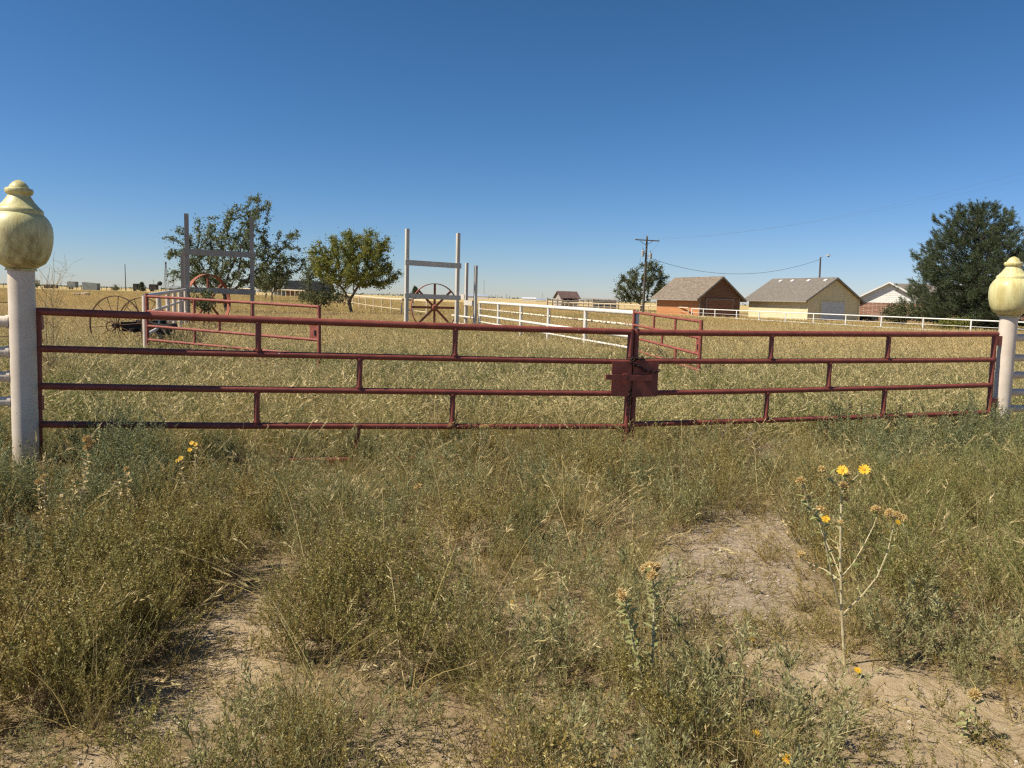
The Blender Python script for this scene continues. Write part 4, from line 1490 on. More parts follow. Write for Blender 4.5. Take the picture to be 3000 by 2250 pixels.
class Plant:
    def __init__(self, seed):
        self.rs = np.random.default_rng(seed)
        self.q = []; self.lf = []; self.mi = []

    def leaves(self, c, d, ln, wd, mi, lf=None):
        """lance leaves: base c, direction d"""
        rs = self.rs
        k = len(c)
        d = d / (np.linalg.norm(d, axis=1, keepdims=True) + 1e-9)
        e = np.cross(d, rs.normal(size=(k, 3))); e /= np.linalg.norm(e, axis=1, keepdims=True) + 1e-9
        ln = np.broadcast_to(ln, k)[:, None]; wd = np.broadcast_to(wd, k)[:, None]
        self.q.append(np.stack([c, c + d * ln * .45 + e * wd * .5, c + d * ln, c + d * ln * .45 - e * wd * .5], 1))
        self.lf.append(rs.random(k) if lf is None else np.broadcast_to(lf, k))
        self.mi.append(np.full(k, mi))

    def ribbon(self, pts, w0, w1, mi, lf=None, twist=None):
        """curved strip (blade or stem); two crossed strips when twist is 'x'"""
        rs = self.rs
        pts = np.asarray(pts)
        n = len(pts)
        t = np.gradient(pts, axis=0)
        a = rs.normal(size=3)
        for rep in range(2 if twist == 'x' else 1):
            e = np.cross(t, a); e /= np.linalg.norm(e, axis=1, keepdims=True) + 1e-9
            w_ = np.linspace(w0, w1, n)[:, None] * .5
            A, B = pts - e * w_, pts + e * w_
            self.q.append(np.stack([A[:-1], B[:-1], B[1:], A[1:]], 1))
            self.lf.append(np.full(n - 1, rs.random() if lf is None else lf))
            self.mi.append(np.full(n - 1, mi))
            a = np.cross(t.mean(0), a)

    def build(self, name, mats):
        q = np.concatenate(self.q); k = len(q)
        me = bpy.data.meshes.new(name)
        me.vertices.add(4 * k); me.loops.add(4 * k); me.polygons.add(k)
        me.vertices.foreach_set('co', q.reshape(-1).astype(np.float32))
        me.loops.foreach_set('vertex_index', np.arange(4 * k, dtype=np.int32))
        me.polygons.foreach_set('loop_start', np.arange(0, 4 * k, 4, dtype=np.int32))
        for m in mats:
            me.materials.append(m)
        me.polygons.foreach_set('material_index', np.concatenate(self.mi).astype(np.int32))
        a = me.attributes.new('leaf', 'FLOAT', 'POINT')
        a.data.foreach_set('value', np.repeat(np.concatenate(self.lf), 4).astype(np.float32))
        me.update(calc_edges=True)
        me.validate()
        return bpy.data.objects.new(name, me)


def curve(p, d, L, n, bend, rs, up=0.0):
    """polyline from p towards d, bending by vector"""
    pts = [np.array(p, float)]
    d = np.array(d, float) / np.linalg.norm(d)
    for i in range(n):
        d = d + np.array(bend) / n + np.array([0, 0, up / n]) + rs.normal(size=3) * .05
        d /= np.linalg.norm(d)
        pts.append(pts[-1] + d * L / n)
    return np.array(pts)


def weed(seed, h, nst, tilt, nbr, br_len, nleaf, ll, lw, up=.5, stem_w=.004, leafdir=.5, clump=.04, jit=.6):
    pl = Plant(seed)
    rs = pl.rs
    for i in range(nst):
        az = rs.uniform(0, 6.283)
        ti = tilt * math.sqrt(rs.random())
        d = np.array([math.cos(az) * math.sin(ti), math.sin(az) * math.sin(ti), math.cos(ti)])
        L = h * rs.uniform(.65, 1.1)
        p0 = np.array([math.cos(az), math.sin(az), 0]) * rs.random() * clump
        st = curve(p0, d, L, 6, (0, 0, 0), rs, up)
        pl.ribbon(st, stem_w, stem_w * .4, 1, twist='x')
        for j in range(nbr):
            k = rs.uniform(.22, .97)
            ii = min(int(k * 6), 5); f = k * 6 - ii
            p = st[ii] * (1 - f) + st[ii + 1] * f
            az2 = rs.uniform(0, 6.283)
            dd = (st[ii + 1] - st[ii]) / np.linalg.norm(st[ii + 1] - st[ii]) * .8 + np.array([math.cos(az2), math.sin(az2), .25]) * .75
            Lb = br_len * h * rs.uniform(.5, 1.15) * (1.15 - .5 * k)
            br = curve(p, dd, Lb, 3, (0, 0, 0), rs, .3)
            pl.ribbon(br, stem_w * .5, stem_w * .25, 1)
            m = max(3, int(nleaf * rs.uniform(.7, 1.3)))
            kk = rs.random(m) * 2.999
            i2 = kk.astype(int); f2 = (kk - i2)[:, None]
            c = br[i2] * (1 - f2) + br[i2 + 1] * f2
            ax = (br[i2 + 1] - br[i2]); ax /= np.linalg.norm(ax, axis=1, keepdims=True)
            v = ax * leafdir + rs.normal(size=(m, 3)) * jit
            pl.leaves(c, v, ll * rs.uniform(.6, 1.25, m), lw * rs.uniform(.7, 1.2, m), 0)
    return pl


def tuft(seed, h, nb, spread, bend, wd, heads=.2, radius=.05, lean=(0, 0), seg=4, headw=.006, flop=.4):
    pl = Plant(seed)
    rs = pl.rs
    for i in range(nb):
        az = rs.uniform(0, 6.283)
        ti = spread * rs.random() ** .7
        d = np.array([math.cos(az) * math.sin(ti) + lean[0], math.sin(az) * math.sin(ti) + lean[1], math.cos(ti)])
        L = h * rs.uniform(.45, 1.12)
        p0 = np.array([math.cos(az), math.sin(az), 0]) * radius * rs.random()
        b = bend * rs.uniform(.2, 1.3)
        out = np.array([math.cos(az) * b + lean[0] * 1.5, math.sin(az) * b + lean[1] * 1.5, -b * flop])
        st = curve(p0, d, L, seg, out, rs)
        lf = rs.random()
        pl.ribbon(st, wd * rs.uniform(.7, 1.2), wd * .25, 0, lf)
        if rs.random() < heads:
            m = 9
            t = np.linspace(.0, 1, m)[:, None]
            c = st[-2] * (1 - t) + st[-1] * t
            ax = np.tile(st[-1] - st[-2], (m, 1)); ax /= np.linalg.norm(ax, axis=1, keepdims=True)
            pl.leaves(c, ax + rs.normal(size=(m, 3)) * .25, h * .06, headw, 0, .75 + .25 * rs.random())
    return pl


def stuff_scatter(name, label, protos, pts, idx, rot, scl, tone):
    pc = bpy.data.collections.new(name + ' kinds')
    for o in protos:
        pc.objects.link(o)
    me = bpy.data.meshes.new(name)
    n = len(pts)
    me.vertices.add(n)
    me.vertices.foreach_set('co', np.asarray(pts, np.float32).ravel())
    for nm, ty, arr in (('pick', 'INT', idx), ('turn', 'FLOAT_VECTOR', rot), ('size', 'FLOAT', scl), ('tone', 'FLOAT', tone)):
        a = me.attributes.new(nm, ty, 'POINT')
        a.data.foreach_set('vector' if ty == 'FLOAT_VECTOR' else 'value', np.asarray(arr, np.int32 if ty == 'INT' else np.float32).ravel())
    o = bpy.data.objects.new(name, me)
    col.objects.link(o)
    ng = bpy.data.node_groups.new(name + ' scatter', 'GeometryNodeTree')
    ng.interface.new_socket('Geometry', in_out='INPUT', socket_type='NodeSocketGeometry')
    ng.interface.new_socket('Geometry', in_out='OUTPUT', socket_type='NodeSocketGeometry')
    gi = ng.nodes.new('NodeGroupInput'); go = ng.nodes.new('NodeGroupOutput')
    ci = ng.nodes.new('GeometryNodeCollectionInfo')
    ci.inputs['Collection'].default_value = pc
    ci.inputs['Separate Children'].default_value = True
    ci.inputs['Reset Children'].default_value = True
    ip = ng.nodes.new('GeometryNodeInstanceOnPoints')
    ip.inputs['Pick Instance'].default_value = True

    def attr(nm, ty):
        a = ng.nodes.new('GeometryNodeInputNamedAttribute')
        a.data_type = ty
        a.inputs[0].default_value = nm
        return a.outputs[0]
    ng.links.new(gi.outputs[0], ip.inputs['Points'])
    ng.links.new(ci.outputs[0], ip.inputs['Instance'])
    ng.links.new(attr('pick', 'INT'), ip.inputs['Instance Index'])
    ng.links.new(attr('turn', 'FLOAT_VECTOR'), ip.inputs['Rotation'])
    ng.links.new(attr('size', 'FLOAT'), ip.inputs['Scale'])
    ng.links.new(ip.outputs[0], go.inputs[0])
    md = o.modifiers.new('scatter', 'NODES')
    md.node_group = ng
    o['kind'] = 'stuff'
    o['label'] = label
    return o


def protos(name, plants, mats):
    return [p.build('%s.%03d' % (name, i), mats) for i, p in enumerate(plants)]


# --- kinds of foreground weeds
NK = 5


def litter(seed):
    pl = Plant(seed)
    rs = pl.rs
    for i in range(46):
        p = np.array([rs.normal() * .11, rs.normal() * .11, .004 + .012 * rs.random()])
        a = rs.uniform(0, 6.283)
        st = curve(p, (math.cos(a), math.sin(a), rs.normal() * .12), rs.uniform(.02, .13), 3, rs.normal(size=3) * .4, rs)
        st[:, 2] = np.maximum(st[:, 2], .003)
        pl.ribbon(st, .0028, .0016, 0)
    return pl


kinds = []                      # (first index, count)
allp = []


def kind(name, plants, mats):
    i0 = len(allp)
    for p in plants:
        allp.append(p.build('plant%03d' % len(allp), mats))
    kinds.append((i0, len(plants)))
    return len(kinds) - 1


K_OLIVE = kind('olive', [weed(100 + i, .46, 14, .8, 10, .34, 28, .0125, .0052, .55, .0028) for i in range(NK)], [M['weed_olive'], M['stem_brown']])
K_GREEN = kind('green', [weed(120 + i, .60, 18, .85, 11, .36, 32, .015, .0040, .40, .0034, .9, .04, .42) for i in range(NK)], [M['weed_green'], M['stem_brown']])
K_GREY = kind('grey', [weed(140 + i, .32, 9, .7, 6, .34, 20, .022, .0048, .6, .003, .8, .05, .4) for i in range(NK)], [M['weed_grey'], M['weed_grey']])
K_BLUE = kind('blue', [weed(160 + i, .62, 14, .65, 9, .30, 24, .022, .0068, .5, .0035) for i in range(NK)], [M['weed_blue'], M['weed_blue']])
K_TUFT = kind('tuft', [tuft(180 + i, .50, 46, .75, .8, .0034, .25, .05, (.08, 0), 5) for i in range(NK)], [M['grass_dry']])
K_LONG = kind('long', [tuft(200 + i, .72, 7, .65, 1.1, .0046, .6, .04, (.1, 0), 7) for i in range(NK)], [M['grass_dry']])
K_LOW = kind('low', [weed(220 + i, .17, 7, 1.1, 5, .4, 13, .011, .0036, .2, .0025) for i in range(NK)], [M['weed_olive'], M['stem_brown']])
K_GGRASS = kind('ggrass', [tuft(240 + i, .62, 40, .6, .9, .011, .1, .10, (.05, 0), 5) for i in range(NK)], [M['grass_green']])


KH = {K_OLIVE: .46, K_GREEN: .55, K_GREY: .30, K_BLUE: .62, K_TUFT: .42, K_LONG: .3, K_LOW: .15, K_GGRASS: .5}


K_WISP = kind('wisp', [weed(280 + i, .50, 17, .55, 4, .24, 6, .012, .0034, .25, .0024, .9, .07, .3) for i in range(NK)], [M['grass_dry'], M['grass_dry']])
KH[K_WISP] = .4
K_BROWN = kind('brown', [weed(290 + i, .36, 12, .9, 8, .34, 14, .012, .005, .4, .0032) for i in range(NK)], [M['stem_brown'], M['stem_brown']])
KH[K_BROWN] = .3
K_LITTER = kind('litter', [litter(260 + i) for i in range(NK)], [M['grass_dry']])
KH[K_LITTER] = .02


def scatter_weeds():
    rs = np.random.default_rng(77)
    X, Y, K, S, T = [], [], [], [], []

    def put(n, k, fn, smin, smax, ymin=1.7, ymax=9.0, tone=lambda x, y: .5 + .5 * noise2(x, y, 1.2, 4)):
        y = ymin + (ymax - ymin) * rs.random(n) ** .8
        x = (rs.random(n) * 2 - 1) * (.70 * y + .7)
        p = np.clip(fn(x, y), 0, 1)
        hh = KH[k] * (smin + smax) / 2
        if hh > .2:            # tall plants leave the bare patches open to view
            for q in (.35, .75):
                kk = 1 / (1 - q * hh / 1.6)
                p = p * (1 - .9 * bare(x * kk, y * kk))
        ok = rs.random(n) < p
        # keep clear of the posts
        for bb in (baseL, baseR):
            ok &= np.hypot(x - bb.x, y - bb.y) > .16
        x, y = x[ok], y[ok]
        X.append(x); Y.append(y); K.append(np.full(len(x), k)); S.append(rs.uniform(smin, smax, len(x)))
        T.append(np.clip(tone(x, y) + rs.normal(size=len(x)) * .18, 0, 1))

    def U(x, y):                # rough image column of a place (to describe left and right of the view)
        return x / y

    B = lambda x, y: 1 - bare(x, y)
    Lz = lambda x, y: sstep((-.36 - U(x, y)) / .14)              # far left of the view
    Rz = lambda x, y: sstep((U(x, y) - .42) / .12)
    gate_y = lambda x: 7.25 + .298 * x
    front = lambda x, y: (y < gate_y(x) + .1)
    n1 = lambda x, y: sstep(.5 + .9 * noise2(x, y, 1.1, 1))
    n2 = lambda x, y: sstep(.5 + .9 * noise2(x, y, 1.4, 6))
    near = lambda x, y: .78 + .22 * sstep((y - 2.7) / .6)         # thinner towards the near edge, sand showing
    n3 = lambda x, y: sstep(.5 + 1.1 * noise2(x, y, 1.8, 9))
    ol1 = pixpoly([(-400, 1560), (300, 1560), (700, 1570), (740, 1700), (520, 1830), (420, 2000), (330, 2330), (-500, 2330)])
    ol2 = pixpoly([(830, 1780), (1010, 1680), (1250, 1760), (1300, 2050), (1050, 2190), (840, 2100)])
    OL = lambda x, y: np.maximum(soft(ol1, x, y, .15), soft(ol2, x, y, .15))
    put(2000, K_OLIVE, lambda x, y: B(x, y) ** 2 * (.50 * OL(x, y) * (.5 + .5 * n3(x, y)) + .05 + .11 * n1(x, y)) * (1 - .8 * Rz(x, y)) * near(x, y) * (1 - .7 * Lz(x, y) * sstep((y - 4.2) / .6)), .5, 1.15, 1.9, 8.5, lambda x, y: .45 + .5 * noise2(x, y, 1.1, 4))
    put(1100, K_BROWN, lambda x, y: B(x, y) ** 2 * (.36 * OL(x, y) + .16 * n3(x + 1, y)) * near(x, y), .5, 1.1, 1.9, 8.5, lambda x, y: .5 + .5 * noise2(x, y, 1.5, 2))
    put(2600, K_WISP, lambda x, y: B(x, y) * (.16 + .40 * n2(x + 2, y)) * (1 - .5 * OL(x, y)) * (1 - .6 * Rz(x, y)) * near(x, y), .5, 1.1, 1.9, 9, lambda x, y: .5 + .5 * noise2(x, y, 1.1, 7))
    # yellow green bushes right
    gr = pixpoly([(2560, 1560), (2700, 1450), (3200, 1400), (3300, 1950), (2950, 1930), (2680, 1870), (2560, 1760)])
    put(900, K_GREEN, lambda x, y: soft(gr, x, y, .15) * .5 + .08 * Rz(x, y) * B(x, y) ** 2 * (y > 3.6), .6, 1.0, 2.2, 8.5, lambda x, y: .4 + .5 * noise2(x, y, 1, 3))
    # blue green mass by the left post and behind the right sand
    bl = pixpoly([(-400, 1900), (-300, 1330), (120, 1345), (430, 1370), (520, 1450), (420, 1560), (240, 1620), (100, 1760), (0, 1860)])
    br_ = pixpoly([(2230, 1420), (2450, 1330), (2990, 1270), (3200, 1300), (3200, 1520), (2600, 1500)])
    put(1500, K_BLUE, lambda x, y: soft(bl, x, y, .12) * (.22 + .5 * n3(x, y)) + soft(br_, x, y, .15) * (.14 + .32 * n3(x, y)), .5, 1.1, 2.2, 9.5, lambda x, y: .5 + .5 * noise2(x, y, 1, 8))
    put(500, K_BLUE, lambda x, y: .25 * n2(x, y) * B(x, y) ** 2 * (y > 4), .4, .7, 3.5, 9, lambda x, y: .8 + 0 * x)
    # grey green herbs, along the bottom and scattered
    put(2600, K_GREY, lambda x, y: (B(x, y) ** 1.2) * (.14 + .5 * n2(x, y)) * np.where(y < 3.3, .8, .65) * (1 - .7 * OL(x, y)) * (1 - .5 * Lz(x, y)), .5, 1.3, 1.8, 9)
    put(500, K_GREY, lambda x, y: .28 * (1 - B(x, y)) * (y < 3.4), .5, .9, 1.9, 3.6)
    # dry grass tufts
    put(1500, K_TUFT, lambda x, y: B(x, y) ** 2 * (.10 + .45 * n2(x + 3, y)) * (1 - .5 * Lz(x, y)) * (1 - .6 * Rz(x, y)) * (1 - .6 * OL(x, y)) * near(x, y), .4, 1.0, 2.0, 9, lambda x, y: .45 + .5 * noise2(x, y, 1.3, 2))
    put(750, K_LONG, lambda x, y: B(x, y) * .6, .6, 1.1, 2.2, 9, lambda x, y: .85 + 0 * x)
    # low weeds on and around the bare ground
    put(3800, K_LOW, lambda x, y: np.where(bare(x, y) > .2, .22 + .5 * sstep(noise2(x, y, 2.5, 3)), .3), .4, 1.1, 1.8, 7)
    put(2600, K_LITTER, lambda x, y: .35 + .4 * n2(x, y), .6, 1.2, 1.8, 7.5, lambda x, y: .6 + .4 * noise2(x, y, 3, 5))
    # tan tuft beside the latch post
    tn = pixpoly([(1910, 1400), (1960, 1330), (2090, 1330), (2120, 1390), (2040, 1430)])
    put(500, K_TUFT, lambda x, y: soft(tn, x, y, .05) * 1.0, .75, 1.05, 5.5, 8.5, lambda x, y: .75 + 0 * x)
    # rank green grass behind the left end of the gate
    gg = pixpoly([(60, 1330), (100, 1180), (420, 1150), (560, 1200), (420, 1320)])
    put(2400, K_GGRASS, lambda x, y: soft(gg, x, y, .2) * .5, .6, 1.05, 6, 12, lambda x, y: .5 + .5 * noise2(x, y, 1, 8))
    x, y, k, s, t = map(np.concatenate, (X, Y, K, S, T))
    idx = np.array([kinds[a][0] + rs.integers(kinds[a][1]) for a in k])
    rot = np.stack([rs.normal(size=len(x)) * .08, rs.normal(size=len(x)) * .08, rs.uniform(0, 6.283, len(x))], 1)
    pts = np.stack([x, y, gz(x, y) - .012], 1)
    stuff_scatter('weeds', 'dense olive and grey green weeds covering the foreground', allp, pts, idx, rot, s, t)
    print('weeds', len(x))


scatter_weeds()

# --- meadow grass behind the gate
gp = [tuft(300 + i, .66, 52, .7, .95, .0062, .35, .14, (.12, 0), 5, .011).build('plant%03d' % i, [M['grass_dry']]) for i in range(6)]
gp += [weed(320 + i, .40, 12, .8, 7, .36, 18, .022, .008, .4, .005).build('plant%03d' % (6 + i), [M['weed_green' if i == 1 else 'weed_grey'], M['stem_brown']]) for i in range(3)]
gpx = None
gp += [tuft(340 + i, .55, 70, .8, .75, .013, .35, .34, (.14, 0), 3, .022).build('plant%03d' % (9 + i), [M['grass_far']]) for i in range(5)]
gp += [tuft(360 + i, .40, 80, .8, .7, .03, .3, .75, (.12, 0), 3, .04).build('plant%03d' % (14 + i), [M['grass_far']]) for i in range(4)]


ST0 = len(gp)
gp += [tuft(380 + i, .80, 9, .5, .9, .0085, .9, .10, (.12, 0), 6, .016).build('plant%03d' % (18 + i), [M['grass_dry']]) for i in range(4)]


def scatter_meadow():
    rs = np.random.default_rng(88)
    X, Y, I, S, T = [], [], [], [], []

    def put(n, lo, hi, ymin, ymax, smin, smax, fn, tone, pw=1.0):
        y = ymin + (ymax - ymin) * rs.random(n) ** pw
        x = (rs.random(n) * 2 - 1) * (.70 * y + 1.5)
        ok = rs.random(n) < np.clip(fn(x, y), 0, 1)
        ok &= (y > 7.5 + .298 * x)
        for bb, r_ in ((baseL, .16), (baseR, .16)):
            ok &= np.hypot(x - bb.x, y - bb.y) > r_
        x, y = x[ok], y[ok]
        # nothing grows inside the buildings
        ok = np.ones(len(x), bool)
        for C, L_, w_, a, b in ((Cs, 10.3, 5.2, AX, BX), (Cy, 11.3, 6.9, AX, BX), (Ch, 8, 7.8, aH, bH)):
            la_ = (x - C.x) * a.x + (y - C.y) * a.y; lb_ = (x - C.x) * b.x + (y - C.y) * b.y
            ok &= ~((la_ > -.2) & (la_ < L_ + .2) & (lb_ > -.2) & (lb_ < w_ + .2))
        x, y = x[ok], y[ok]
        X.append(x); Y.append(y); I.append(rs.integers(lo, hi, len(x))); S.append(rs.uniform(smin, smax, len(x)))
        T.append(np.clip(tone(x, y) + rs.normal(size=len(x)) * .22, 0, 1))
    drive = lambda x, y: np.exp(-((x - (-1.0 - .1 * (y - 12))) / 2.2) ** 2)      # the overgrown drive, greener and shorter
    dryness = lambda x, y: np.clip(-.06 + .026 * (y - 9) + .45 * noise2(x, y, .45, 3) + .35 * noise2(x, y, 1.5, 9) + .25 * sstep((x / y - .25) / .2) * sstep((y - 10) / 6), 0, 1)
    gapf = lambda x, y: 1 - .85 * soft(GAP_MID, x, y, .2)
    hmod = lambda x, y: 1
    put(8500, 0, 6, 7, 22, .42, 1.15, lambda x, y: (.75 - .2 * drive(x, y) + .3 * noise2(x, y, .8, 1)) * gapf(x, y), dryness, .85)
    put(4600, 6, 9, 7, 21, .5, 1.3, lambda x, y: sstep(.42 + noise2(x, y, .7, 7)) * gapf(x, y), lambda x, y: .4 + 0 * x)
    put(1500, ST0, ST0 + 4, 7, 24, .6, 1.15, lambda x, y: (.25 + .6 * sstep(.4 + noise2(x, y, .9, 2))) * gapf(x, y), lambda x, y: .85 + 0 * x)
    put(15000, 9, 14, 17, 48, .65, 1.15, lambda x, y: .9 - .2 * drive(x, y), lambda x, y: np.clip(.34 + .42 * noise2(x, y, .25, 3) + .022 * (y - 17) - .3 * drive(x, y), 0, 1), .9)
    put(16000, 14, 18, 42, 150, .7, 1.15, lambda x, y: .9 + 0 * x, lambda x, y: np.clip(.70 + .34 * noise2(x, y, .1, 3) - .55 * sstep((x - 18) / 8) * sstep((75 - y) / 20) * sstep((y - 40) / 10), 0, 1), .9)
    x, y, i, s, t = map(np.concatenate, (X, Y, I, S, T))
    rot = np.stack([rs.normal(size=len(x)) * .06, rs.normal(size=len(x)) * .06, rs.normal(size=len(x)) * .9], 1)
    pts = np.stack([x, y, gz(x, y) - .015], 1)
    stuff_scatter('grass', 'dry straw coloured grass filling the field behind the gate', gp, pts, i, rot, s, t)
    print('grass', len(x))


scatter_meadow()


def scatter_pebbles():
    rs = np.random.default_rng(99)
    pr = []
    for i in range(5):
        m = MB().sphere((0, 0, 0), 1, 7, 5, .6)
        v = m.v[0]
        m.v[0] = v * (1 + .25 * np.sin(v[:, [1, 2, 0]] * 2.3 + i * 2))
        pr.append(m.build('plant%03d' % i, M['pebble'], link=False))
    n = 15000
    y = rs.uniform(1.9, 6.5, n); x = (rs.random(n) * 2 - 1) * (.7 * y + .5)
    p = .85 * soft(GRAV, x, y, .15, 4) + .30 * bare(x, y) + .03
    ok = rs.random(n) < p
    x, y = x[ok], y[ok]
    k = len(x)
    pts = np.stack([x, y, gz(x, y) + .001], 1)
    stuff_scatter('pebbles', 'small pale gravel stones on the bare sandy patches', pr, pts, rs.integers(0, 5, k), np.stack([rs.normal(size=k) * .3, rs.normal(size=k) * .3, rs.uniform(0, 6.28, k)], 1),
                  .0028 + .006 * rs.random(k) ** 2.6, rs.random(k))


scatter_pebbles()


# ------------------------------------------------------------------ single plants
def tubes_parts(t, paths, mat, name='stem'):
    m = MB()
    for pts, r0, r1 in paths:
        m.tube(pts, list(np.linspace(r0, r1, len(pts))), 6)
    return m.build(name, mat, t)


def bez(a, b, bow, n=7):
    a, b, bow = Vector(a), Vector(b), Vector(bow)
    return [a.lerp(b, i / n) + bow * (4 * (i / n) * (1 - i / n)) for i in range(n + 1)]


def oval_leaf(mb, p, d, up, L, w_, lf):
    """cupped oval leaf"""
    d = Vector(d).normalized(); s = d.cross(Vector(up)); s = s.normalized() if s.length > 1e-4 else d.orthogonal().normalized(); n = s.cross(d)
    vs, fs = [], []
    prof = [(0, .12), (.2, .7), (.45, 1), (.7, .8), (.9, .4), (1, .02)]
    for k, ww in prof:
        c = Vector(p) + d * L * k - n * L * .18 * k * k
        vs += [tuple(c - s * w_ * .5 * ww + n * w_ * .12 * ww), tuple(c), tuple(c + s * w_ * .5 * ww + n * w_ * .12 * ww)]
    for i in range(len(prof) - 1):
        b = i * 3
        fs += [(b, b + 1, b + 4, b + 3), (b + 1, b + 2, b + 5, b + 4)]
    mb.add(vs, fs, lf)


def puff_head(t, p, r, rs, yellow=False, ax=(0, 0, 1)):
    """bristly seed head; or a daisy when yellow"""
    ax = Vector(ax).normalized()
    q = Vector((0, 0, 1)).rotation_difference(ax)
    m = MB()
    if yellow:
        for k in range(16):
            a = 2 * math.pi * k / 16 + rs.normal() * .08
            d = q @ Vector((math.cos(a), math.sin(a), .18 + rs.normal() * .08))
            s = q @ Vector((-math.sin(a), math.cos(a), 0))
            b = Vector(p) + d * r * .3
            e = Vector(p) + d * r * 1.25
            m.add([tuple(b - s * r * .10), tuple(b + s * r * .10), tuple(b.lerp(e, .6) + s * r * .16), tuple(e), tuple(b.lerp(e, .6) - s * r * .16)], [(0, 1, 2, 3, 4)])
        f = m.build('flower_head', M['petal'], t, False)
        MB().lathe([(r * .02, r * .2), (r * .25, r * .18), (r * .38, r * .05), (r * .36, -.1 * r)][::-1], p, ax, 12).build('flower_centre', M['centre'], f)
        MB().lathe([(r * .05, -r * .45), (r * .32, -r * .3), (r * .38, -r * .05)], p, ax, 10).build('calyx', M['gum_leaf'], f)
        return
    k = 260
    v = rs.normal(size=(k, 3)); v /= np.linalg.norm(v, axis=1, keepdims=True)
    v[:, 2] = np.where(v[:, 2] < -.35, -v[:, 2], v[:, 2])
    A = np.array([list(q @ Vector(x)) for x in v])
    c = np.array(p)
    e = np.cross(A, rs.normal(size=(k, 3))); e /= np.linalg.norm(e, axis=1, keepdims=True)
    L = (r * rs.uniform(.75, 1.1, k))[:, None]
    Q = np.stack([c + A * L * .2 - e * r * .05, c + A * L * .2 + e * r * .05, c + A * L + e * r * .03, c + A * L - e * r * .03], 1)
    m.quads(Q)
    m.sphere(p, r * .5, 10, 6)
    f = m.build('seed_head', M['puff'], t, False)
    MB().lathe([(r * .06, -r * .75), (r * .4, -r * .55), (r * .55, -r * .2), (r * .45, .05 * r)], p, ax, 10).build('calyx', M['gum_leaf'], f)


def gumweed(label, base, branches, heads, seed, leaf=.035, leafmat='gum_leaf', nleaf=7, name='gumweed_plant'):
    """branches: lists of world points; heads: (point, radius, yellow)"""
    rs = np.random.default_rng(seed)
    t = thing(name, base, label, 'flower', 'yellow flowered gumweed plants')
    paths = []
    lm = MB()
    for pts, r0, r1 in branches:
        paths.append((pts, r0, r1))
        pts = [Vector(p) for p in pts]
        L = sum((b - a).length for a, b in zip(pts[:-1], pts[1:]))
        n = int(nleaf * L / .2)
        for i in range(n):
            k = (.18 + .8 * (i + rs.random()) / n) * (len(pts) - 1)
            j = min(int(k), len(pts) - 2)
            p = pts[j].lerp(pts[j + 1], k - j)
            ax = (pts[j + 1] - pts[j]).normalized()
            a = i * 2.4 + rs.normal() * .4
            o = ax.orthogonal().normalized()
            o = Quaternion(ax, a) @ o
            oval_leaf(lm, p, o * .9 + ax * .55, ax, leaf * rs.uniform(.6, 1.25), leaf * .48 * rs.uniform(.8, 1.2), rs.random())
    tubes_parts(t, paths, M['gum_stem'])
    if lm.n:
        lm.build('leaves', M[leafmat], t)
    for p, r, yl in heads:
        ax = Vector((rs.normal() * .35, -.25 + rs.normal() * .3, 1)) if not yl else Vector((rs.normal() * .3, -.75, .7))
        puff_head(t, p, r * 1.3, rs, yl, ax)
    return t


def big_gumweed():
    b = G(2476, 1962)
    y0 = b.y
    Q = lambda u, v, dy=0: P(u, v, y0 + dy)
    main = [b + Vector((0, 0, -.02)), Q(2466, 1800), Q(2462, 1650), Q(2463, 1520), Q(2466, 1440, .02), Q(2474, 1385, .02)]
    br = [(main, .0062, .0028),
          ([Q(2462, 1780), Q(2440, 1700, -.05), Q(2420, 1600, -.08), Q(2405, 1520, -.1), Q(2368, 1480, -.12), Q(2350, 1412, -.12)], .004, .002),
          ([Q(2463, 1690), Q(2440, 1630, .06), Q(2408, 1560, .1), Q(2400, 1530, .12), Q(2398, 1505, .12)], .003, .0018),
          ([Q(2462, 1700, .0), Q(2415, 1668, .08), Q(2380, 1655, .12), Q(2348, 1636, .14)], .003, .0018),
          ([Q(2470, 1800), Q(2530, 1740, -.04), Q(2570, 1690, -.06), Q(2600, 1620, -.06), Q(2614, 1560, -.08), Q(2622, 1515, -.08)], .0042, .002),
          ([Q(2466, 1690), Q(2500, 1650, .1), Q(2535, 1590, .14), Q(2560, 1540, .16), Q(2572, 1505, .16)], .0032, .0018),
          ([Q(2466, 1445), Q(2446, 1415, -.03), Q(2425, 1385, -.04), Q(2412, 1380, -.04)], .0024, .0014),
          ([Q(2466, 1445), Q(2490, 1415, .03), Q(2510, 1395, .04), Q(2530, 1380, .04)], .0024, .0014)]
    H = [(Q(2474, 1425, -.02), .019, False), (Q(2480, 1390), .014, False), (Q(2408, 1377, -.04), .015, False), (Q(2346, 1410, -.12), .017, False), (Q(2366, 1463, -.1), .014, False),
         (Q(2403, 1494, .1), .018, False), (Q(2348, 1626, .14), .016, False), (Q(2566, 1494, .16), .018, False), (Q(2606, 1505, -.08), .018, False), (Q(2626, 1510, -.05), .015, False),
         (Q(2645, 1518, -.06), .014, False), (Q(2480, 1462, .01), .012, False), (Q(2463, 1533, -.02), .012, False),
         (Q(2468, 1378, -.03), .016, True), (Q(2532, 1376, .04), .017, True), (Q(2630, 1530, -.1), .009, True), (Q(2418, 1520, .08), .013, True)]
    gumweed('tall branching gumweed with two open yellow flowers on the bare sand', b, br, H, 301, .036, nleaf=7)


big_gumweed()


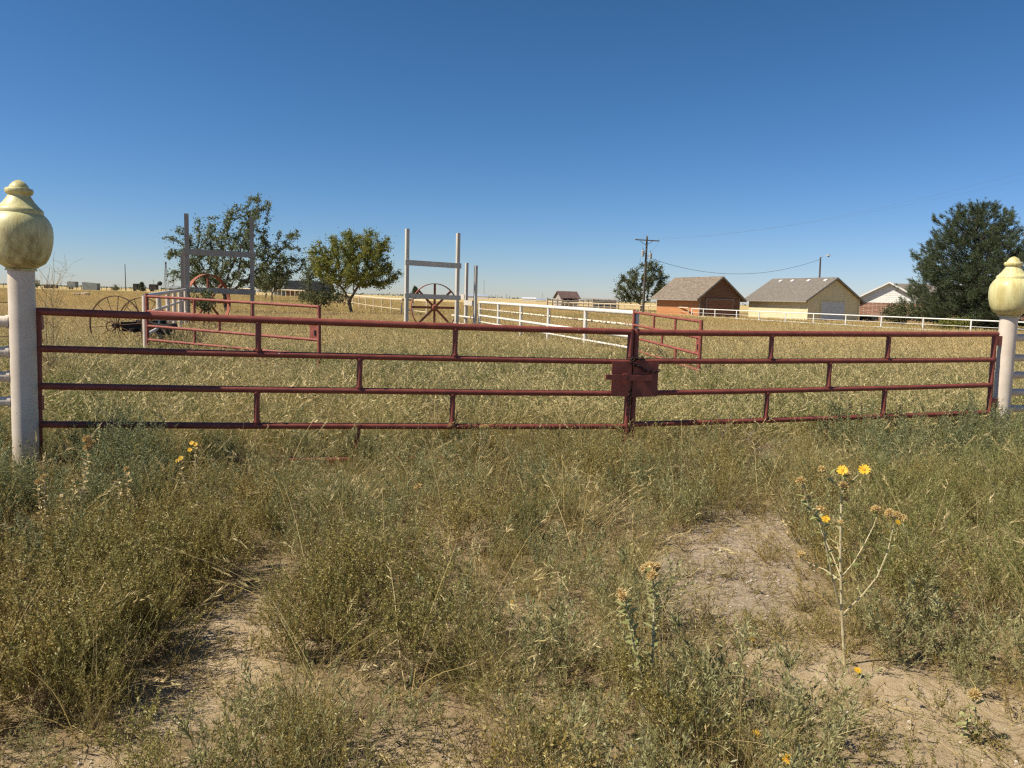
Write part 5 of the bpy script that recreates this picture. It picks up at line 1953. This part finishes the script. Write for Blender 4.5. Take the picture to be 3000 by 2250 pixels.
def two_stem():
    b = G(1920, 2130)
    Q = lambda u, v, dy=0: P(u, v, b.y + dy)
    br = [([b, Q(1912, 1950), Q(1915, 1830), Q(1917, 1740), Q(1912, 1690)], .005, .003),
          ([b, Q(1885, 2000), Q(1855, 1880, -.04), Q(1840, 1800, -.06), Q(1832, 1755, -.06)], .0045, .003)]
    H = [(Q(1905, 1664), .020, False), (Q(1890, 1668, .02), .016, False), (Q(1922, 1664, .02), .016, False), (Q(1911, 1688, -.03), .019, False), (Q(1820, 1740, -.06), .017, False), (Q(1826, 1750, -.09), .016, False)]
    gumweed('leafy two-stemmed gumweed with clustered orange seed heads beside the sand', b, br, H, 302, .042, nleaf=14)


two_stem()


def little(label, base_px, head_px, seed, leafmat='gum_leaf', yellow=(), puffs=(), leaf=.03, nleaf=9, dy=0.0, r=.016):
    b = G(*base_px)
    Q = lambda u, v, d=0: P(u, v, b.y + dy + d)
    br, H = [], []
    for (u, v) in head_px:
        e = Q(u, v)
        br.append((bez(b, e, ((u - base_px[0]) * .00012, 0, .0)), .0035, .0018))
    for (u, v) in yellow:
        H.append((Q(u, v, -.01), r, True))
    for (u, v) in puffs:
        H.append((Q(u, v), r, False))
    gumweed(label, b, br, H, seed, leaf, leafmat, nleaf)


little('withered brown gumweed in the dark green weeds by the stained post', (205, 1600), [(262, 1305), (215, 1400), (180, 1450)], 303, 'gum_dry', (), [(255, 1288), (268, 1300), (258, 1312)], .04, 16, r=.022)
little('gumweed with a cluster of bright yellow flowers left of centre', (575, 1560), [(572, 1295), (525, 1350)], 304, 'gum_dry', [(520, 1350), (530, 1342), (572, 1302), (556, 1318), (562, 1298)], [(585, 1310)], .034, 8, r=.0105)
little('dried gumweed with pale leaves and pale buds at the left edge', (140, 1640), [(130, 1400), (110, 1420)], 305, 'gum_dry', (), [(128, 1398), (112, 1412)], .034, 12, r=.016)
little('half dry gumweed with one orange seed head left of centre', (890, 1520), [(966, 1412), (940, 1440)], 306, 'gum_dry', (), [(966, 1411), (956, 1418)], .032, 11, r=.018)
little('lone gumweed with one flat orange head in the centre of the weeds', (1210, 1560), [(1228, 1432)], 307, 'gum_leaf', (), [(1228, 1426), (1220, 1430)], .03, 10, r=.017)
little('yellow headed gumweed touching the bottom rail of the left gate leaf', (1400, 1420), [(1408, 1258), (1420, 1254)], 308, 'gum_dry', (), [(1410, 1252), (1422, 1250)], .03, 9, r=.018)
little('brown gumweed with curling leaves among the left weeds', (380, 1640), [(372, 1380), (345, 1400), (392, 1470)], 309, 'gum_dry', (), [(372, 1375), (395, 1465)], .036, 13, r=.015)
little('small leafy gumweed with one tan head in the bottom right corner', (2870, 2180), [(2856, 2050), (2815, 2090)], 310, 'gum_leaf', (), [(2856, 2036)], .036, 14, r=.02)
little('pair of slim stalks with round yellow heads on the sand', (2632, 1930), [(2634, 1832), (2642, 1862)], 311, 'gum_leaf', (), [(2634, 1829), (2643, 1857)], .01, 2, r=.011)


def daisy(label, px, hpx, seed, r=.014):
    b = G(*px)
    rs = np.random.default_rng(seed)
    t = thing('wild_daisy', b, label, 'flower', 'small yellow daisies near the ground')
    e = P(*hpx, b.y - .01)
    tubes_parts(t, [(bez(b, e, (.004, 0, 0)), .0022, .0014)], M['gum_leaf'])
    lm = MB()
    for i in range(7):
        oval_leaf(lm, b.lerp(e, .1 + .1 * i), (rs.normal(), rs.normal(), .5), (0, 0, 1), .035, .008, rs.random())
    lm.build('leaves', M['gum_leaf'], t)
    puff_head(t, e, r, rs, True, (rs.normal() * .3, -.5, .8))


daisy('yellow daisy on the sand at the foot of the tall gumweed', (2520, 1995), (2512, 1964), 401)
daisy('drooping yellow daisy in the grey weeds at lower right', (2220, 2215), (2214, 2150), 402)
daisy('brightest yellow daisy at the bottom edge of the view', (2312, 2290), (2307, 2224), 403, .016)
daisy('tiny yellow daisy at the sandy edge above the grey weeds', (2208, 1905), (2204, 1872), 404, .011)
daisy('tiny yellow daisy alone in the centre weeds', (1500, 1800), (1498, 1762), 405, .009)


def single_tuft(label, px, h, seed, nb=70, tone='straw'):
    b = G(*px)
    pl = tuft(seed, h, nb, 1.25, .35, .0035, .15, .03, (0, 0), 5, .005, .2)
    o = pl.build('tussock_plant', [M['tuftmat']])
    o.location = b
    col.objects.link(o)
    tag(o, label, 'grass tuft', 'dry bunch grasses on the bare patch')


M['tuftmat'] = leaf_mat('bunch grass blades', (.20, .17, .075), (.26, .2, .09), (.40, .32, .17), .3, inst=False)
single_tuft('upper spiky bunch grass on the gravel left of the tall gumweed', (2358, 1788), .19, 501, 95)
single_tuft('lower spiky bunch grass on the gravel left of the tall gumweed', (2290, 1860), .17, 502, 95)
single_tuft('rounded brown bunch grass near the top of the bare patch', (2255, 1640), .17, 503, 80)
single_tuft('small bunch grass at the left rim of the gravel', (2130, 1690), .14, 504, 60)
single_tuft('thin straw tuft in the sandy gap at left', (500, 1990), .30, 505, 16)


# dead brush
def dead_brush(name, label, base, h, spread, n, seed, mat, sub=5, r=.006, cat='dead shrub', up=.2, clump=.1):
    rs = np.random.default_rng(seed)
    m = MB()
    b = np.array(base)
    for i in range(n):
        az = rs.uniform(0, 6.283)
        ti = spread * rs.random() ** .6
        d = np.array([math.cos(az) * math.sin(ti), math.sin(az) * math.sin(ti), math.cos(ti)])
        L = h * rs.uniform(.6, 1.1)
        st = curve(b + np.array([math.cos(az), math.sin(az), 0]) * clump * rs.random(), d, L, 7, (0, 0, 0), rs, up)
        m.tube(st, list(np.linspace(r, r * .3, 8)), 4, False)
        for j in range(sub):
            k = rs.uniform(.25, .95)
            q = st[int(k * 7)]
            az2 = rs.uniform(0, 6.283)
            br = curve(q, d * .7 + np.array([math.cos(az2), math.sin(az2), .2]) * .7, L * .35 * rs.uniform(.4, 1), 4, (0, 0, 0), rs, up)
            m.tube(br, list(np.linspace(r * .5, r * .2, 5)), 4, False)
            for l in range(3):
                q2 = br[rs.integers(1, 5)]
                tw = curve(q2, rs.normal(size=3) + [0, 0, .4], L * .1, 2, (0, 0, 0), rs)
                m.tube(tw, r * .22, 3, False)
    o = m.build(name, M[mat])
    return tag(o, label, cat)


pb = P(150, 1000, 11.0)
dead_brush('dead_bush', 'tall bare dry bush right of the stained gate post', (pb.x, pb.y, 0), 1.75, .28, 7, 601, 'straw', 13, .007)
pb = G(2240, 1375)
dead_brush('brush_pile', 'tangle of dead grey branches beneath the right gate leaf', (pb.x, pb.y + .2, .05), .42, 1.5, 26, 602, 'twig', 5, .006, up=-.05, clump=.3)
pb = G(2120, 1330)
dead_brush('dead_branch', 'crooked grey dead branch leaning on the bottom rail of the right gate leaf', (pb.x, pb.y, .1), .42, .9, 5, 603, 'twig', 3, .007, 'dead branch')
pb = G(1400, 1360)
dead_brush('brush_pile', 'small tangle of dry twigs left of the latch post', (pb.x + .5, pb.y, .03), .34, 1.4, 12, 604, 'twig', 4, .004, up=0, clump=.2)

print('objects', len(bpy.data.objects))
